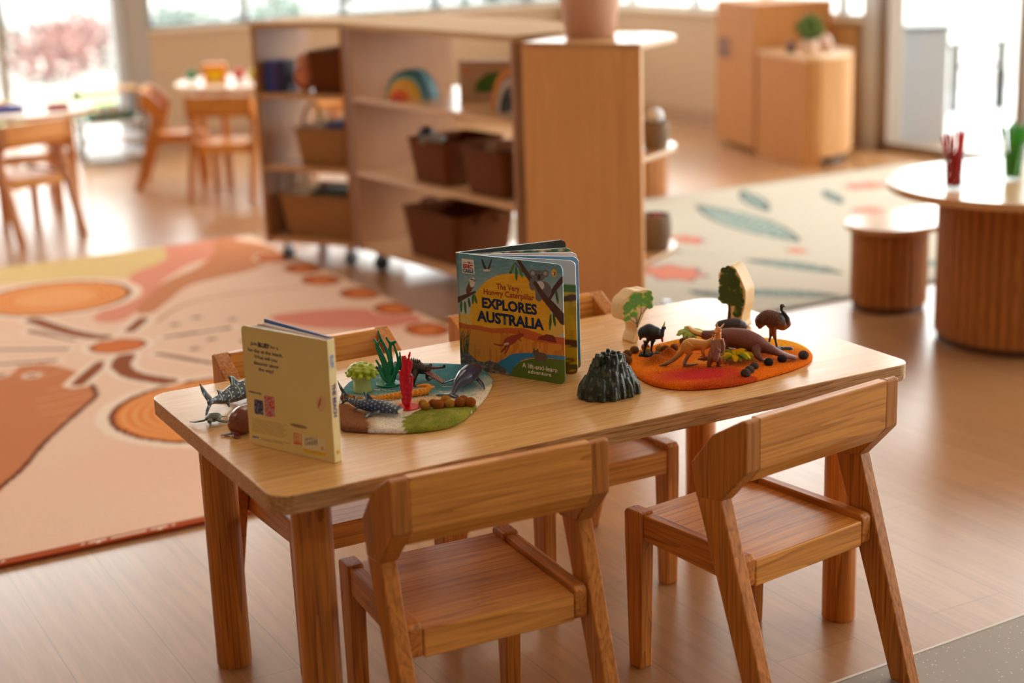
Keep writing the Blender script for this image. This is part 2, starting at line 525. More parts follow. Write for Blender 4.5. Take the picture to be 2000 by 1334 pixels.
# windows: frames with mullions and panes
mb = MB()
for x in (1.95, 2.53, 3.16, 3.79, 4.42): mb.box(x - 0.018, x + 0.018, BY + 0.03, BY + 0.08, 0.675, 2.3)
mb.box(1.93, BX, BY + 0.03, BY + 0.08, 2.26, 2.3).box(1.93, BX, BY + 0.03, BY + 0.08, 0.675, 0.70)
w1 = struct('window_1', mb, plain('dark_grey_mullion', (120, 128, 134), 0.4))
MB().box(1.96, BX, BY + 0.05, BY + 0.055, 0.69, 2.28).build('pane', GLASS, w1)
mb = MB()
for s in (0.03, 0.62, 1.22, 1.82, 2.41, 2.6): wall_seg(mb, s - 0.018, s + 0.018, 0.66, 2.3, 0.03, 0.08)
wall_seg(mb, 0, 2.62, 2.26, 2.3, 0.03, 0.08); wall_seg(mb, 0, 2.62, 0.66, 0.685, 0.03, 0.08)
w2 = struct('window_2', mb, GREY_ALU)
mb = MB(); wall_seg(mb, 0.03, 2.6, 0.67, 2.28, 0.05, 0.055); mb.build('pane', GLASS, w2)
# floor-to-ceiling glazed doors in the back wall
mb = MB()
for x in (-1.58, -0.2, 1.12): mb.box(x - 0.02, x + 0.02, BY + 0.02, BY + 0.09, 0.0, 2.45)
mb.box(1.80, 1.93, BY - 0.02, BY + 0.1, 0.0, 2.45)
mb.box(-1.6, 1.93, BY + 0.02, BY + 0.09, 0.0, 0.035).box(-1.6, 1.93, BY + 0.02, BY + 0.09, 2.41, 2.45)
d1 = struct('door_1', mb, plain('taupe_door_frame', (158, 146, 134), 0.4))
MB().box(1.735, 1.80, BY - 0.01, BY + 0.08, 0.0, 2.45).build('stile', GREY_ALU, d1)
MB().box(-1.58, 1.78, BY + 0.05, BY + 0.055, 0.03, 2.42).build('pane', GLASS, d1)
# sliding door in the right wall
mb = MB(); wall_seg(mb, 2.62, 2.72, 0, 2.45, -0.02, 0.12)
struct('trim_3', mb, plain('pale_grey_column', (196, 196, 196), 0.5))
mb = MB(); wall_seg(mb, 2.72, 2.79, 0, 2.45, -0.01, 0.1); wall_seg(mb, 2.72, 10.0, 0, 0.045, -0.01, 0.1); wall_seg(mb, 9.93, 10.0, 0, 2.45, -0.01, 0.1)
wall_seg(mb, 3.585, 3.635, 0.04, 2.45, 0.0, 0.05)
d2 = struct('door_2', mb, BROWN_ALU)
mb = MB(); wall_seg(mb, 3.635, 3.71, 0.04, 2.45, 0.0, 0.05); wall_seg(mb, 5.4, 5.46, 0.04, 2.45, 0, 0.05); wall_seg(mb, 7.4, 7.46, 0.04, 2.45, 0, 0.05); mb.build('stile', GREY_ALU, d2)
mb = MB(); wall_seg(mb, 2.79, 9.95, 0.04, 2.42, 0.06, 0.065); mb.build('pane', GLASS, d2)
# grey speckled tile floor past the timber, near the camera
mt = plain('grey_speckled_vinyl', (158, 146, 134), 0.55)
n_ = mt.node_tree.nodes; l_ = mt.node_tree.links
tc = n_.new('ShaderNodeTexCoord'); vo = n_.new('ShaderNodeTexVoronoi'); vo.inputs['Scale'].default_value = 90
cr = n_.new('ShaderNodeValToRGB'); cr.color_ramp.elements[0].position = 0.10; cr.color_ramp.elements[1].position = 0.16
cr.color_ramp.elements[0].color = (*lin((210, 196, 180)), 1); cr.color_ramp.elements[1].color = (*lin((150, 138, 126)), 1)
l_.new(tc.outputs['Object'], vo.inputs['Vector']); l_.new(vo.outputs['Distance'], cr.inputs[0]); l_.new(cr.outputs[0], n_['Principled BSDF'].inputs['Base Color'])
def fy(x): return -0.158 + 0.0425 * x
struct('floor_vinyl', MB().prism([(-4.0, -4.0), (5.5, -4.0), (5.3, fy(5.3)), (-4.0, fy(-4.0))], -0.002, 0.0012), mt)
struct('trim_4', MB().prism([(-4.0, fy(-4.0)), (5.3, fy(5.3)), (5.3, fy(5.3) + 0.006), (-4.0, fy(-4.0) + 0.006)], -0.002, 0.002), plain('pale_floor_trim', (214, 204, 190), 0.4))
# ceiling light panels
for lx, ly in CEIL_LIGHTS:
    o = MB().box(lx - 0.6, lx + 0.6, ly - 0.16, ly + 0.16, 2.695, 2.75).build('ceiling_light', plain('lamp_housing', (240, 240, 240), 0.5))
    tag(o, 'slim white ceiling light panel above the room', 'ceiling light', 'ceiling light panels')

# ---------------------------------------------------------------- outside
struct('ground', MB().box(-30, 60, -25, 60, -0.35, -0.12), plain('pale_concrete', (170, 166, 158), 0.8, vary=0.08, bscale=3), smooth=0)
struct('ground_deck', MB().box(5.2, 9.0, -3, 6.0, -0.12, -0.02), plain('pale_deck', (190, 192, 190), 0.6), smooth=0)
lawn = MB().box(1.2, 5.0, 9.6, 11.4, -0.12, -0.1).build('lawn', plain('grass_green', (120, 140, 84), 0.9, vary=0.3, bscale=30))
tag(lawn, 'strip of sunlit grass beyond the glazed doors', 'grass', kind='stuff')
FW = plain('pale_fence_paint', (205, 208, 206), 0.6)
FG = plain('grey_fence_paint', (112, 120, 124), 0.6)
fence = thing('slat_fence', 'pale upright-slat fence seen through the back windows', 'fence', (0, 17.0, -0.12))
mb = MB()
for k in range(150):
    x = -9 + k * 0.15
    mb.box(x, x + 0.05, 0, 0.03, 0.1, 1.5)
mb.build('slats', FG, fence)
MB().box(-9, 13.6, 0.03, 0.07, 1.36, 1.42).build('rail', FW, fence); MB().box(-9, 13.6, 0.03, 0.07, 0.2, 0.26).build('rail', FW, fence)
# low pale bench-like wall and pinkish cars blur beyond the doors

def leaf_mat(name, rgb):
    return plain(name, rgb, 0.6, vary=0.35, bscale=8)
LEAF_M = leaf_mat('bush_leaf_green', (70, 110, 52)); LEAF_L = leaf_mat('pale_tree_leaf', (84, 120, 76)); LEAF_D = leaf_mat('dark_leaf', (36, 62, 34))
BARK = plain('bark_brown', (96, 72, 52), 0.8)
def foliage(cx, cy, cz, rx, rz, n, size, seed):
    r = random.Random(seed); mb = MB()
    for _ in range(n):
        a = r.uniform(0, 2 * PI); u = r.uniform(-1, 1); q = r.random() ** 0.4
        x = cx + rx * q * math.sqrt(1 - u * u) * math.cos(a); y = cy + rx * q * math.sqrt(1 - u * u) * math.sin(a); z = cz + rz * q * u
        d = Vector((r.uniform(-1, 1), r.uniform(-1, 1), r.uniform(-0.6, 1))).normalized() * size * r.uniform(0.6, 1.3)
        s = d.cross(Vector((r.uniform(-1, 1), r.uniform(-1, 1), r.uniform(-1, 1)))).normalized() * size * 0.32
        p = Vector((x, y, z)); mid = p + d * 0.5 + s.cross(d).normalized() * size * 0.1
        mb.add([p, mid + s, p + d, mid - s], [(0, 1, 2), (0, 2, 3)])
    return mb
def tree(x, y, h, r, leaf, label, seed, cat='tree', name='tree', group=None):
    t = thing(name, label, cat, (x, y, -0.12), group=group)
    MB().tube([(0, 0, 0), (0.03, 0, h * 0.4), (0, 0.04, h * 0.75)], [0.12, 0.09, 0.05], 8).build('trunk', BARK, t)
    foliage(0, 0, h - r * 0.8, r, r * 0.9, 900, 0.28, seed).build('foliage', leaf, t, smooth=0)
tree(5.4, 20.5, 3.2, 1.7, LEAF_L, 'pale green tree behind the fence, left of the middle window mullion', 1)
tree(9.6, 22.0, 3.4, 1.8, LEAF_L, 'pale green tree behind the fence, right of its twin', 2)
tree(1.6, 21.0, 3.4, 1.6, LEAF_L, 'tree behind the fence above the left window', 3)
tree(12.0, 7.8, 2.6, 0.8, LEAF_L, 'small pale tree beyond the black railing outside the sliding door', 4)
def shrub(x, y, r, h, leaf, label, seed, group=None):
    t = thing('shrub', label, 'shrub', (x, y, -0.12), group=group)
    foliage(0, 0, h * 0.5, r, h * 0.5, 420, 0.09, seed).build('foliage', leaf, t, smooth=0)
    MB().tube([(0, 0, 0), (0, 0, h * 0.4)], 0.02, 6).build('stem', BARK, t)
shrub(5.1, 8.6, 0.42, 1.25, LEAF_D, 'dark green shrub outside the back window behind the pot', 8)
shrub(8.2, 5.9, 0.4, 0.5, LEAF_M, 'low green shrub just beyond the black railing', 9)
shrub(10.2, 7.2, 0.5, 0.7, LEAF_M, 'green shrub farther back beyond the black railing', 10)
GL = leaf_mat('grey_green_leaf', (96, 112, 100)); RL = leaf_mat('russet_leaf', (150, 110, 104))
for k, (x, y, r, h) in enumerate([(1.75, 12.5, 0.44, 0.46), (2.65, 12.7, 0.44, 0.52), (3.55, 12.5, 0.44, 0.42), (1.2, 13.5, 0.46, 0.56), (2.2, 13.6, 0.46, 0.62), (3.2, 13.6, 0.46, 0.56), (4.2, 13.7, 0.46, 0.56), (0.2, 14.0, 0.46, 0.55), (5.3, 13.9, 0.46, 0.6)]):
    shrub(x, y, r, h, (GL, RL)[k % 2], 'low blurred garden shrub beyond the left glazed doors', 40 + k, 'garden shrubs beyond the glazed doors')
# white screen panel and black railing outside the sliding door
sp = thing('screen_panel', 'tall white storage cabinet outside the sliding door', 'outdoor cabinet', (5.118, 4.452, -0.02), math.radians(-32))
MB().box(0.0, 0.315, 0.0, 0.26, 0.0, 0.61).build('body', plain('outdoor_white', (158, 160, 163), 0.5), sp, bevel=0.006)
MB().box(-0.008, 0.323, -0.008, 0.268, 0.61, 0.632).build('lid', plain('outdoor_grey_white', (110, 114, 117), 0.5), sp)
rl = thing('balustrade', 'black metal railing outside the sliding door', 'railing', (6.352, 5.235, -0.02), math.radians(-9))
for k, dx in enumerate((0.0, 0.335)):
    MB().box(dx - 0.02, dx + 0.02, -0.02, 0.02, 0, 0.40).build('post', BLACK, rl)
MB().box(-0.06, 0.40, -0.02, 0.02, 0.40, 0.42).build('handrail', BLACK, rl)
MB().box(0.0, 0.335, -0.012, 0.012, 0.265, 0.285).build('rail', BLACK, rl)
MB().box(0.305, 0.365, -0.02, 0.02, 0, 0.24).build('base_plate', BLACK, rl)
# ---------------------------------------------------------------- main table
T = 0.5
TW = 0.612
tb = thing('work_table', 'light oak rectangular play table with thick rounded top in the foreground', 'table', (0.6, TW / 2, 0))
o = MB().prism(rrect(-0.6, 0.6, -TW / 2, TW / 2, 0.035, 10), T - 0.03, T).build('tabletop', [OAK_TOP, OAK_EDGE], tb, bevel=0.0022, segs=2)
for p in o.data.polygons:
    p.material_index = 0 if abs(p.normal.z) > 0.5 else 1
for sx in (-1, 1):
    for sy in (-1, 1):
        x = sx * (0.6 - 0.086); y = sy * (TW / 2 - 0.086)
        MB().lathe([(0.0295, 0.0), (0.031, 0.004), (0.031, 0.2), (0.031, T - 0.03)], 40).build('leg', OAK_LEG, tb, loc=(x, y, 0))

# ---------------------------------------------------------------- chairs
def make_chair(label, loc, rz, group):
    t = thing('child_chair', label, 'chair', loc, rz, group)
    MB().box(-0.126, 0.126, -0.142, 0.148, 0.236, 0.282).build('seat', OAK_X_LIT, t, bevel=0.003)
    for s in (-1, 1):
        a, b = sorted((s * 0.127, s * 0.149))
        MB().prism([(-0.142, 0.242), (-0.135, 0.236), (0.104, 0.246), (0.104, 0.292), (-0.135, 0.292), (-0.142, 0.285)], a, b, 'x').build('side_rail', OAK_Y, t, bevel=0.003)
        a, b = sorted((s * 0.124, s * 0.152))
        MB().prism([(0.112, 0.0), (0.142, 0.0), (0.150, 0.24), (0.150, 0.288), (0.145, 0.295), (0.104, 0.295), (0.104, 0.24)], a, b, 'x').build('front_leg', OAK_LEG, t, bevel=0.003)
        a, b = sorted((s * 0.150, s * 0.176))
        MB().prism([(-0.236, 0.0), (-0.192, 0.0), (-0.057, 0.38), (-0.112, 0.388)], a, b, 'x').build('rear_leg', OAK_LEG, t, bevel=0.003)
        a, b = sorted((s * 0.146, s * 0.176))
        MB().prism([(-0.169, 0.448), (-0.112, 0.386), (-0.056, 0.378), (-0.045, 0.436), (-0.092, 0.492), (-0.160, 0.532), (-0.169, 0.530)], a, b, 'x').build('side_block', OAK_LEG, t, bevel=0.003)
    MB().prism([(-0.169, 0.449), (-0.146, 0.421), (-0.130, 0.421), (-0.145, 0.5), (-0.150, 0.531), (-0.169, 0.531)], -0.147, 0.147, 'x').build('backrest', OAK_X_LIT, t, bevel=0.002)
    return t
CG = 'oak chairs around the play table'
chair = make_chair('oak child chair nearest the camera, in front of the left half of the table', (0.318, 0.055, 0), math.radians(-3), CG)
dup(chair, (0.85, 0.015, 0), math.radians(8), 'oak child chair at the right end of the near side of the play table')
dup(chair, (0.32, 0.525, 0), math.radians(180), 'oak child chair on the far side of the play table, behind the cream book')
dup(chair, (0.80, 0.518, 0), math.radians(180), 'oak child chair on the far side behind the big picture book')

# ---------------------------------------------------------------- left background tables
def round_table(label, loc, r, h, group=None):
    t = thing('round_table', label, 'table', loc, 0, group)
    MB().prism(circle(0, 0, r, 56), h - 0.022, h).build('tabletop', LAM_X, t, bevel=0.003)
    for k in range(4):
        a = PI / 4 + k * PI / 2
        MB().lathe([(0.018, 0), (0.022, h - 0.022)], 16).build('leg', OAK_LEG, t, loc=(r * 0.72 * math.cos(a), r * 0.72 * math.sin(a), 0))
    return t
round_table('small round oak table at the far left with coloured trays on it', (0.80, 5.20, 0), 0.31, 0.5, 'small round tables')
round_table('small round oak table behind the open shelf, near the back wall', (1.98, 5.62, 0), 0.34, 0.5, 'small round tables')
G2 = 'oak chairs around the small round tables'
dup(chair, (0.70, 4.90, 0), math.radians(20), 'oak chair with its back to the camera at the far left table', G2, 0.93)
dup(chair, (0.86, 5.64, 0), math.radians(176), 'oak chair on the far side of the left round table', G2, 0.9)
dup(chair, (1.66, 5.75, 0), math.radians(-113), 'oak chair at the left of the table near the back wall', G2, 0.92)
dup(chair, (1.77, 5.27, 0), math.radians(-38), 'oak chair with its back to the camera at the table near the back wall', G2, 0.92)
dup(chair, (2.10, 5.20, 0), math.radians(12), 'oak chair half hidden by the shelf post at the table near the back wall', G2, 0.92)
def tray(label, x, y, z, w, d, h, rgb, rz=0.0, name='tray'):
    mb = MB()
    t = 0.006
    mb.box(-w / 2, w / 2, -d / 2, d / 2, 0, t).box(-w / 2, -w / 2 + t, -d / 2, d / 2, 0, h).box(w / 2 - t, w / 2, -d / 2, d / 2, 0, h)
    mb.box(-w / 2, w / 2, -d / 2, -d / 2 + t, 0, h).box(-w / 2, w / 2, d / 2 - t, d / 2, 0, h)
    o = mb.build(name, plain('plastic_%d_%d_%d' % rgb, rgb, 0.35), loc=(x, y, z), rz=rz)
    return tag(o, label, 'tray')
tray('yellow plastic tray at the back of the far left table', 0.68, 5.36, 0.5, 0.16, 0.11, 0.022, (240, 190, 20))
tray('blue plastic tray in front of the yellow one on the far left table', 0.73, 5.17, 0.5, 0.13, 0.09, 0.022, (24, 70, 190))
tray('red plastic tray on the right of the far left table', 0.93, 5.10, 0.5, 0.09, 0.07, 0.022, (200, 24, 36))
# toys on the back table
bx = thing('storage_box', 'yellow and orange box standing on the table near the back wall', 'box', (1.86, 5.70, 0.5), math.radians(-25))
MB().box(-0.055, 0.055, -0.03, 0.03, 0, 0.085).build('body', plain('box_orange', (236, 142, 24), 0.5), bx, bevel=0.003)
MB().box(-0.03, 0.03, -0.033, -0.030, 0.005, 0.055).build('label', plain('box_yellow', (246, 206, 24), 0.5), bx)
o = MB().ball((0, 0, 0.032), 0.028).build('ball', plain('toy_green', (40, 130, 70), 0.5), loc=(1.76, 5.77, 0.5)); tag(o, 'small green ball left of the orange box on the back table', 'ball')
o = MB().ball((0, 0, 0.026), 0.026).build('ball', plain('toy_yellow', (206, 186, 30), 0.5), loc=(2.02, 5.60, 0.5)); tag(o, 'yellow ball beside the red one on the back table', 'ball')
o = MB().ball((0, 0, 0.03), 0.03).build('ball', plain('toy_red', (206, 70, 52), 0.5), loc=(1.97, 5.66, 0.5)); tag(o, 'red ball to the right of the orange box on the back table', 'ball')

# low tray trolley by the glazed doors
ts = thing('tray_shelf', 'low dark-framed shelf of pale trays beside the glazed doors', 'shelf', (1.60, 6.80, 0), math.radians(-8))
for sx in (-0.165, 0.165):
    for sy in (-0.13, 0.13):
        MB().box(sx - 0.01, sx + 0.01, sy - 0.01, sy + 0.01, 0.0, 0.40).build('post', wood('dark_post', (110, 84, 60), (70, 50, 34), 'z'), ts)
TRAYW = plain('pale_tray_white', (232, 232, 234), 0.25)
for z in (0.035, 0.12, 0.215, 0.385):
    MB().box(-0.17, 0.17, -0.14, 0.14, z, z + 0.014).build('shelf_board', TRAYW if z < 0.38 else LAM_X, ts)
gt = tray('dark green tray on the third level of the low tray shelf', 1.60, 6.79, 0.2295, 0.25, 0.2, 0.03, (26, 96, 60), math.radians(-8))
r_ = random.Random(3)
for k in range(7):
    o = MB().box(-0.006, 0.006, -0.04, 0.04, 0, 0.06 + r_.uniform(0, 0.02)).build('card', plain('card_%d' % (k % 3), [(220, 200, 170), (200, 150, 120), (180, 190, 200)][k % 3], 0.6), loc=(1.53 + k * 0.022, 6.775 - k * 0.003, 0.236), rz=math.radians(-8))
    tag(o, 'small upright card standing in the green tray', 'card', 'cards standing in the green tray')

# ---------------------------------------------------------------- open shelving units
def frame_of(P, Q):
    P = Vector(P); Q = Vector(Q); return math.atan2(Q.y - P.y, Q.x - P.x), (Q - P).length
def wall_unit(name, label, P, Q, depth, h, levels, upright=LAM_Z_SHADED):
    """local x from P to Q along the front, +y to the back"""
    rz, w = frame_of(P, Q)
    t = thing(name, label, 'shelf', (P[0], P[1], 0), rz)
    th = 0.018
    for x in (0, w - th):
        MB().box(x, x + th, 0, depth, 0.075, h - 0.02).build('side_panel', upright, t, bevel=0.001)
    MB().box(-0.002, w + 0.002, -0.003, depth + 0.003, h - 0.02, h).build('top', LAM_MATTE, t, bevel=0.002)
    for z in levels:
        MB().box(th, w - th, 0.002, depth - 0.002, z - th, z).build('shelf_board', LAM_X, t, bevel=0.001)
    for x in (0.06, w - 0.06):
        for y in (0.06, depth - 0.06):
            c = MB().box(x - 0.012, x + 0.012, y - 0.012, y + 0.012, 0.045, 0.075).build('castor_fork', CHROME, t)
            MB().prism(circle(0, 0, 0.027, 20), -0.011, 0.011, 'x', Matrix.Translation((x, y, 0.027))).build('castor_wheel', DARKMET, t)
    return t, rz
UL_P, UL_Q = (1.35, 3.72), (1.58, 3.385)
ul, ul_rz = wall_unit('open_shelf', 'open see-through oak shelf on castors with straw baskets, left of the longer unit', UL_P, UL_Q, 0.36, 0.91, (0.1, 0.375, 0.648))
UR_P, UR_Q = (1.585, 3.37), (1.705, 2.345)
ur, ur_rz = wall_unit('open_shelf', 'long oak shelf on castors holding the rainbow stacker and brown baskets', UR_P, UR_Q, 0.44, 0.91, (0.1, 0.375, 0.648))
def loc_in(P, rz, x, y, z):
    return (P[0] + x * math.cos(rz) - y * math.sin(rz), P[1] + x * math.sin(rz) + y * math.cos(rz), z)
L_ = lambda x, y, z: loc_in(UL_P, ul_rz, x, y, z)
R_ = lambda x, y, z: loc_in(UR_P, ur_rz, x, y, z)

def basket(label, loc, rz, w, d, h, mat, handles=True, taper=0.85, group=None, loop=False):
    t = thing('basket', label, 'basket', loc, rz, group)
    mb = MB(); n = 9
    base = rrect(-w / 2 * taper, w / 2 * taper, -d / 2 * taper, d / 2 * taper, 0.02, 5)
    top = rrect(-w / 2, w / 2, -d / 2, d / 2, 0.03, 5)
    m = len(base); vs = []; fs = []
    for i in range(n + 1):
        f = i / n; bulge = 0.0015 * (1 if i % 2 else -1)
        for a, b in zip(base, top):
            x = a[0] + (b[0] - a[0]) * f; y = a[1] + (b[1] - a[1]) * f
            L = math.hypot(x, y); vs.append((x + x / L * bulge, y + y / L * bulge, h * f))
    for i in range(n + 1):
        f = 1 - i / n
        for a, b in zip(base, top):
            x = a[0] + (b[0] - a[0]) * f; y = a[1] + (b[1] - a[1]) * f
            vs.append((x * 0.93, y * 0.93, max(h * f, 0.006)))
    for i in range(2 * n + 1):
        for k in range(m):
            k2 = (k + 1) % m; fs.append((i * m + k, i * m + k2, (i + 1) * m + k2, (i + 1) * m + k))
    fs.append(tuple(range(m))[::-1]); fs.append(tuple(range((2 * n + 1) * m, (2 * n + 2) * m)))
    mb.add(vs, fs); mb.build('body', mat, t, smooth=50)
    rim = [(x, y, h) for x, y in top] + [(top[0][0], top[0][1], h)]
    MB().tube(rim, 0.005, 6).build('rim', mat, t)
    if handles:
        for s in (-1, 1):
            if loop: pts = [(s * w / 2, -d * 0.22, h * 0.9), (s * (w / 2 - 0.005), -d * 0.15, h + 0.06), (s * (w / 2 - 0.01), d * 0.1, h + 0.075), (s * w / 2, d * 0.22, h * 0.9)]
            else: pts = [(s * w / 2, -d * 0.18, h * 0.85), (s * (w / 2 + 0.01), -d * 0.1, h + 0.008), (s * (w / 2 + 0.01), d * 0.1, h + 0.008), (s * w / 2, d * 0.18, h * 0.85)]
            MB().tube(spline(pts, 5), 0.006, 6).build('handle', mat, t)
    return t
def lump(name, label, cat, loc, r, rgb, seed, group=None, rough=0.8):
    rr = random.Random(seed)
    o = MB().ball((0, 0, r[2]), r, 14, 9, jit=0.12, rng=rr).build(name, plain('%s_%d_%d_%d' % (name, *rgb), rgb, rough), loc=loc, smooth=60)
    return tag(o, label, cat, group)

# contents of the see-through unit
rzl = ul_rz
basket('dark brown basket on the top level of the see-through shelf', L_(0.295, 0.16, 0.648), rzl, 0.17, 0.26, 0.15, WICKER, handles=False)
basket('straw basket with a looped handle on the middle level', L_(0.255, 0.165, 0.375), rzl, 0.24, 0.28, 0.14, WICKER_L, loop=True)
basket('large straw basket with a looped handle on the bottom level', L_(0.215, 0.175, 0.1), rzl, 0.34, 0.3, 0.16, WICKER_L, loop=True)
lump('cloth', 'dark blue cloth stuffed in the middle straw basket', 'cloth', L_(0.28, 0.165, 0.48), (0.07, 0.1, 0.026), (22, 34, 110), 4)
lump('green_toy', 'dark green toy pieces lying in the bottom straw basket', 'toy', L_(0.22, 0.175, 0.22), (0.12, 0.09, 0.026), (52, 60, 24), 5)
for k, (rgb, hh) in enumerate([((40, 78, 150), 0.115), ((60, 70, 160), 0.12), ((70, 60, 130), 0.11), ((30, 34, 80), 0.118)]):
    o = MB().box(-0.009, 0.009, -0.045, 0.045, 0, hh).build('book', plain('book_blue_%d' % k, rgb, 0.5), loc=L_(0.032 + k * 0.021, 0.08, 0.648), rz=rzl)
    tag(o, ['pale blue book, leftmost of the four upright on the top level', 'blue-violet book, second from the left post on the top level', 'purple book, third from the left post on the top level', 'dark navy book next to the pink plush toy'][k], 'book', 'blue books on the see-through shelf')
pt = thing('plush_toy', 'orange-pink plush toy sitting between the blue books and dark basket', 'plush toy', L_(0.158, 0.11, 0.648), rzl)
MB().ball((0, 0, 0.05), (0.045, 0.045, 0.05)).build('body', plain('plush_orange', (226, 142, 106), 0.9), pt)
MB().ball((0, 0, 0.108), (0.032, 0.032, 0.03)).build('head', plain('plush_pink', (232, 164, 132), 0.9), pt)
# contents of the long unit
rb = thing('rainbow_stacker', 'wooden rainbow stacker of nested arches, teal outside and pink inside', 'stacking toy', R_(0.24, 0.12, 0.648), ur_rz + math.radians(22))
cols = [(16, 84, 90), (120, 178, 196), (236, 186, 40), (240, 196, 110), (232, 130, 50), (226, 90, 80)]
for k, c in enumerate(cols):
    ro = 0.096 - k * 0.0145; ri = ro - 0.0135
    n = 20; pts = [(ro * math.cos(PI * i / n), ro * 1.06 * math.sin(PI * i / n)) for i in range(n + 1)] + [(ri * math.cos(PI * i / n), ri * 1.06 * math.sin(PI * i / n)) for i in range(n, -1, -1)]
    ext = 0.028 + k * 0.008
    vs = [(x, -ext - 0.006 * k, z) for x, z in pts] + [(x, 0.03, z) for x, z in pts]; m = len(pts); h = n + 1
    fs = []
    for i in range(n): 
        fs.append((i, i + 1, m - 2 - i, m - 1 - i)); fs.append((m + i, m + m - 1 - i, m + m - 2 - i, m + i + 1))
    for i in range(m): fs.append((i, (i + 1) % m, m + (i + 1) % m, m + i))
    MB().add(vs, fs).build('arch', plain('arch_%d' % k, c, 0.6), rb, smooth=50)
lb = thing('picture_box', 'pale box with a big green leaf printed on it, on the long shelf', 'box', R_(0.50, 0.27, 0.648), ur_rz + math.radians(40))
MB().box(-0.10, 0.10, -0.02, 0.02, 0, 0.135).build('body', plain('box_cream', (200, 170, 144), 0.6), lb, bevel=0.002)
MB().prism([(-0.045, 0.025), (0.04, 0.028), (0.058, 0.06), (0.045, 0.098), (0.0, 0.092), (-0.04, 0.06)], -0.0215, -0.020, 'y').build('leaf_print', plain('leaf_print', (64, 110, 30), 0.6), lb)
MB().ball((-0.07, -0.02, 0.1), (0.009, 0.002, 0.009)).build('orange_dot', plain('dot_orange', (222, 126, 70), 0.6), lb)
n = 24; ro, ri = 0.105, 0.085
def arch(name, label, loc, rz, ro, ri, zs, rgb, dep):
    pts = [(ro * math.cos(PI * i / n), ro * zs * math.sin(PI * i / n)) for i in range(n + 1)] + [(ri * math.cos(PI * i / n), ri * zs * math.sin(PI * i / n)) for i in range(n, -1, -1)]
    m = len(pts); vs = [(x, -dep / 2, z) for x, z in pts] + [(x, dep / 2, z) for x, z in pts]; fs = []
    for i in range(n):
        fs.append((i, i + 1, m - 2 - i, m - 1 - i)); fs.append((m + i, m + m - 1 - i, m + m - 2 - i, m + i + 1))
    for i in range(m): fs.append((i, (i + 1) % m, m + (i + 1) % m, m + i))
    o = MB().add(vs, fs).build(name, plain(name + '_%d' % rgb[0], rgb, 0.6), loc=loc, rz=rz, smooth=50)
    return tag(o, label, 'arch toy', 'nested arches at the end of the long shelf')
arch('wooden_arch', 'large ochre wooden arch at the near end of the long shelf', R_(0.88, 0.12, 0.648), ur_rz + 0.15, 0.10, 0.082, 1.5, (206, 132, 30), 0.05)
arch('wooden_arch', 'white arch nested inside the ochre arch', R_(0.88, 0.12, 0.648), ur_rz + 0.15, 0.078, 0.06, 1.5, (190, 176, 166), 0.05)
arch('wooden_arch', 'dark green arch nested innermost under the ochre arch', R_(0.88, 0.12, 0.648), ur_rz + 0.15, 0.056, 0.038, 1.5, (40, 48, 40), 0.05)
basket('brown basket topped by a black ball on the long shelf', R_(0.46, 0.15, 0.375), ur_rz, 0.25, 0.26, 0.15, WICKER, handles=False)
basket('brown basket at the near end of the long shelf, middle level', R_(0.80, 0.15, 0.375), ur_rz, 0.25, 0.26, 0.15, WICKER, handles=False)
basket('big brown basket on the bottom level of the long shelf', R_(0.44, 0.16, 0.1), ur_rz, 0.36, 0.26, 0.17, WICKER)
lump('ball', 'black ball resting on the brown basket of the middle level', 'ball', R_(0.37, 0.09, 0.510), (0.028, 0.028, 0.026), (24, 24, 34), 6, rough=0.4)
lump('scarf', 'pale checked scarf spilling from the brown basket of the middle level', 'scarf', R_(0.45, 0.06, 0.505), (0.05, 0.03, 0.02), (150, 148, 140), 7)
lump('cloth', 'crumpled pale cloth in the near basket of the middle level', 'cloth', R_(0.78, 0.13, 0.505), (0.07, 0.05, 0.02), (170, 130, 106), 8)
for k, (rgb, z, lab) in enumerate([((150, 70, 84), 0.1, 'pink-edged book at the bottom of the pile under the long shelf'), ((60, 84, 70), 0.122, 'dark green book in the middle of the pile under the long shelf'), ((206, 190, 164), 0.144, 'cream book on top of the pile under the long shelf')]):
    o = MB().box(-0.07, 0.07, -0.09, 0.09, 0, 0.0215).build('book', plain('pile_book_%d' % k, rgb, 0.5), loc=R_(0.80, 0.16, z), rz=ur_rz + 0.1 * k, bevel=0.001)
    tag(o, lab, 'book', 'books lying on the bottom level')

# rounded end unit with the tall flat panel
EP, EQ = (1.667, 2.224), (1.872, 1.887)
e_rz, e_w = frame_of(EP, EQ)
eu = thing('rounded_shelf', 'round-ended oak shelf unit with a tall flat back panel and a plant pot on top', 'shelf', (EP[0], EP[1], 0), e_rz)
MB().box(0, e_w, 0, 0.018, 0.07, 0.882).build('back_panel', LAM_Z_LIT, eu, bevel=0.001)
def stadium(w, d0, d1, n=24):
    r = w / 2; cy = d1 - r
    return [(0, d0), (w, d0), (w, cy)] + [(w / 2 + r * math.cos(PI * i / n), cy + r * math.sin(PI * i / n)) for i in range(1, n)] + [(0, cy)]
RD = 0.215 + e_w / 2
MB().prism(stadium(e_w, 0.0, RD), 0.882, 0.90).build('top', LAM_X, eu, bevel=0.003)
for z in (0.566, 0.25):
    MB().prism(stadium(e_w, 0.018, RD), z - 0.018, z).build('shelf_board', LAM_X, eu, bevel=0.003)
MB().box(e_w / 2 - 0.009, e_w / 2 + 0.009, 0.018, RD - 0.10, 0.07, 0.882).build('divider', LAM_Z_SHADED, eu)
